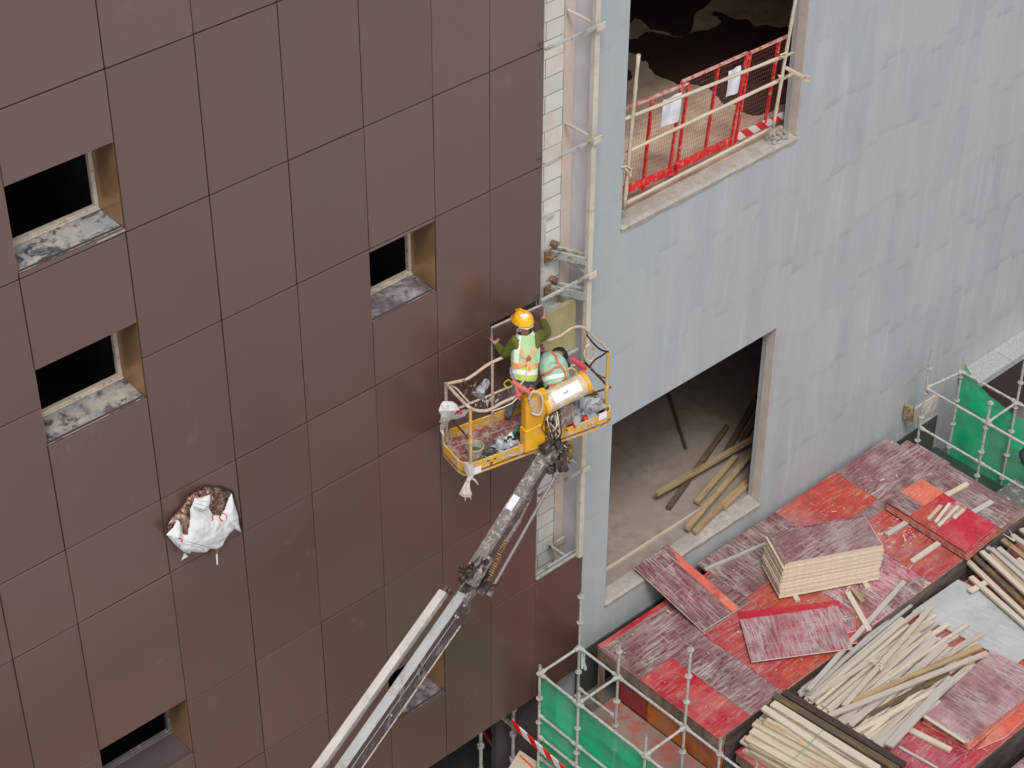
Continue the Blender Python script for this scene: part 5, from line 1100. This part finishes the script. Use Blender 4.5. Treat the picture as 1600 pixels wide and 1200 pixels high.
order1 = [('pelvis', 'belly', .35), ('pelvis', 'belly', .75), ('belly', 'chest', .02), ('belly', 'chest', .16), ('belly', 'chest', .34), ('belly', 'chest', .5), ('belly', 'chest', .66), ('chest', 'upper', .0), ('chest', 'upper', .3), ('chest', 'upper', .65), ('chest', 'upper', 1.0), ('upper', 'neck', .6), ('upper', 'neck', 1.1)]
rad1 = [(.165, .15), (.17, .155), (.168, .155), (.168, .155), (.17, .158), (.173, .158), (.178, .158), (.182, .162), (.182, .162), (.175, .16), (.165, .15), (.145, .13), (.09, .095)]
def st1(i, k):
    if i == 2: return 1
    if i == 3: return 1
    if i in (5,): return 2
    if i >= 6 and (k % 28) in (2, 3, 11, 12, 16, 17, 25, 26): return 1
    return 3 if i >= 6 else 0
vo, vr = vest(P1, order1, rad1, sR, [LIME, REFL, ORS, LIME2], st1, w1)
# harness straps on the back: which side of the vest faces the camera
def backpt(rings, i, ang):     # ang 0 = straight at camera, +right
    c = sum(rings[i], V()) / len(rings[i]); best = None
    for k, p in enumerate(rings[i]):
        dd = (p - c); a = math.atan2(dd.dot(RT), -dd.dot(FW)); df = abs(a - ang)
        if best is None or df < best[0]: best = (df, p + dd.normalized() * .008)
    return best[1]
def straps(rings, lists, wd, name, mat, par):
    m = MB()
    for L_ in lists:
        P_ = [backpt(rings, i, a) for i, a in L_]
        for p, q in zip(P_[:-1], P_[1:]):
            if (p - q).length > .003: m.bar(p, q, wd, .008, up=-FW)
    return m.build(name, mat, par)
straps(vr, [[(10, -.5), (9, -.35), (8, -.15), (7, .15), (5, .3), (4, .5)], [(10, .8), (9, .6), (8, .45), (7, .2), (6, -.05), (5, -.5), (4, -.9)]], .035, 'harness', ORS, w1)
m = MB(); c = backpt(vr, 7, .35); m.sphere(c, .04, 6, 0, .3, (1, .5, 1.1), 4); m.build('harness_ring', dirty('rusty_pad', (.5, .16, .08, 1), (.2, .1, .08, 1), .4, .6, 20), w1)
m = MB(); m.tube([backpt(vr, 7, .35), hx(822, 590, -.80), hx(814, 600, -.85), hx(808, 606, -.9)], .009, 6); m.build('lanyard', M_rope, w1)
straps(vr, [[(4, -1.2), (2, -1.05), (1, -.9), (0, -.7)]], .04, 'hip_strap', plain('grey_blue_webbing', (.16, .2, .26), .8), w1)
m = MB(); c = P1['pelvis'] + V((.03, -.14, -.02)); m.hexa([c + V((-.05, -.03, -.06)), c + V((.05, -.03, -.06)), c + V((.05, .03, -.06)), c + V((-.05, .03, -.06))], [c + V((-.05, -.03, .04)), c + V((.05, -.03, .04)), c + V((.05, .03, .04)), c + V((-.05, .03, .04))]); m.build('tool_pouch', M_iron, w1, bevel=.01)
# hair and helmet
hc = P1['crown'] + V((0, 0, -.012)); m = MB(); rings = []
for i in range(6):
    th = math.radians(38 + i * 14); rings.append([hc + V((math.sin(th) * math.cos(a) * .1, math.sin(th) * math.sin(a) * .115, math.cos(th) * .11)) for a in [2 * math.pi * k / 16 for k in range(16)]])
m.loft(rings); m.build('hair', HAIR, w1, smooth=True)
hc = P1['crown'] + V((0, -.0, .0)); m = MB(); rings = []
for i in range(8):
    th = math.radians(4 + i * 12); rings.append([hc + V((math.sin(th) * math.cos(a) * .122, math.sin(th) * math.sin(a) * .137, math.cos(th) * .128 + (.006 if abs(math.cos(a)) < .3 else 0))) for a in [2 * math.pi * k / 24 for k in range(24)]])
br_ = [hc + V((math.cos(a) * .127, math.sin(a) * (.142 + .05 * max(0, math.sin(a))), -.012)) for a in [2 * math.pi * k / 24 for k in range(24)]]; rings += [br_, [p + V((0, 0, -.008)) for p in br_], [hc + V((math.cos(a) * .118, math.sin(a) * .13, -.014)) for a in [2 * math.pi * k / 24 for k in range(24)]]]
m.loft(rings, 0, True); hel = m.build('helmet', plain('yellow_helmet_shell', (.82, .42, .015), .3, var=.05), w1, smooth=True)
m = MB(); m.tube([hc + V((0, -.12, .085)), hc + V((0, -.05, .135)), hc + V((0, .05, .137)), hc + V((0, .13, .08))], .012, 8); m.build('ridge', plain('yellow_ridge', (.82, .42, .015), .3), hel)
m = MB(); q = [(a, b) for a, b in ((-.045, .02), (.045, .02), (.05, .055), (-.04, .06))]; c = hc + (-FW) * .130 + UP * .01 + RT * .01
m.poly([c + RT * a + UP * b for a, b in q], .006, -FW); m.build('sticker', M_paper, hel, bevel=.002)
m = MB(); m.tube([hc + V((-.11, -.05, -.03)), hc + V((-.05, -.125, -.045)), hc + V((.04, -.125, -.045)), hc + V((.105, -.04, -.03))], .012, 6); m.tube([hc + V((-.10, -.05, -.02)), hc + V((-.10, -.0, -.11)), hc + V((-.06, .05, -.17))], .008, 6); m.tube([hc + V((-.08, -.09, -.02)), hc + V((-.09, -.04, -.1)), hc + V((-.07, .04, -.17))], .007, 6)
m.build('chin_strap', plain('pale_webbing', (.62, .6, .56), .7), hel)
# --- crouching worker
N2 = {'pelvis': (hx(872, 606, -.84), .13), 'belly': (hx(869, 594, -.78), .125), 'chest': (hx(865, 576, -.68), .13), 'upper': (hx(865, 564, -.60), .10), 'neck': (hx(869, 558, -.52), .06), 'head': (hx(873, 556, -.46), .08), 'crown': (hx(875, 555, -.40), .085), 'face': (hx(872, 562, -.38), .05),
      'shL': (hx(851, 567, -.56), .075), 'elL': (hx(844, 562, -.42), .062), 'wrL': (hx(846, 552, -.24), .036), 'shR': (hx(880, 568, -.64), .075), 'elR': (hx(888, 575, -.5), .052), 'wrR': (hx(884, 570, -.3), .036),
      'hpL': (hx(858, 605, -.80), .10), 'knL': (hx(846, 603, -.56), .08), 'anL': (hx(848, 628, -.66), .05), 'toL': (hx(843, 630, -.56), .045), 'hpR': (hx(884, 604, -.78), .10), 'knR': (hx(880, 598, -.5), .08), 'anR': (hx(885, 622, -.66), .05), 'toR': (hx(880, 626, -.55), .045)}
P2 = {k: v[0] for k, v in N2.items()}
def mf2(c):
    if c.y > P2['neck'].y - .02 and min((c - P2[k]).length for k in ('head', 'crown', 'face', 'neck')) < .12: return 1
    return 2 if c.z < P2['belly'].z - .08 else 0
mats2 = [plain('black_jacket', (.02, .018, .022), .8), SKIN, plain('black_trousers', (.02, .02, .025), .85), M_iron]
s2 = (P2['shR'] - P2['shL']).normalized()
w2 = make_person('person', N2, E1, mf2, mats2, [(P2['wrL'], hx(847.5, 547, -.20), s2, V((0, 1, 0)), 1), (P2['wrR'], hx(882, 565, -.24), s2, V((0, 1, 0)), -1)], 'person crouching in a mint green vest beside the drum, head bent away', P2['pelvis'])
m = MB(); c = lerp(P2['head'], P2['crown'], .6); m.sphere(c, .108, 9, 0, .08, (1, 1.05, 1), 2); m.build('hair', HAIR, w2, smooth=True)
MINT = dirty('mint_vest_fabric', (.34, .58, .43, 1), (.26, .44, .35, 1), .4, .85, 14)
order2 = [('pelvis', 'belly', -.1), ('pelvis', 'belly', .15), ('pelvis', 'belly', .5), ('pelvis', 'belly', .8), ('belly', 'chest', .05), ('belly', 'chest', .3), ('belly', 'chest', .55), ('belly', 'chest', .8), ('chest', 'upper', .1), ('chest', 'upper', .5), ('chest', 'upper', .9), ('upper', 'neck', .5)]
rad2 = [(.165, .15), (.175, .16), (.178, .16), (.178, .162), (.178, .165), (.18, .165), (.182, .165), (.187, .165), (.19, .16), (.19, .152), (.18, .135), (.12, .10)]
def st2(i, k):
    if i == 0: return 3
    if i == 1: return 1
    if i == 4: return 1
    if i > 4 and (k % 28) in (1, 2, 12, 13): return 1
    return 0
vo2, vr2 = vest(P2, order2, rad2, s2, [MINT, REFL, ORS, LIME], st2, w2)
straps(vr2, [[(10, -.2), (9, .1), (8, .35), (7, .5), (5, .7), (3, .9)], [(6, -1.2), (6, -.7), (6, -.3), (7, .1), (7, .5)], [(2, -.7), (2, -.2), (2, .3), (3, .8)]], .032, 'harness', plain('rust_webbing', (.5, .14, .07), .7), w2)
straps(vr2, [[(7, .75), (5, .95), (3, 1.1)]], .028, 'harness_strap', plain('pale_blue_webbing', (.3, .5, .6), .7), w2)
m = MB()
for a in (-.35, -.15):
    p = backpt(vr2, 8, a); m.bar(p, p + RT * .05 - UP * .035, .008, .006, up=-FW); m.bar(p - UP * .03, p + RT * .045 - UP * .06, .008, .006, up=-FW)
m.build('vest_print', M_ink, w2)
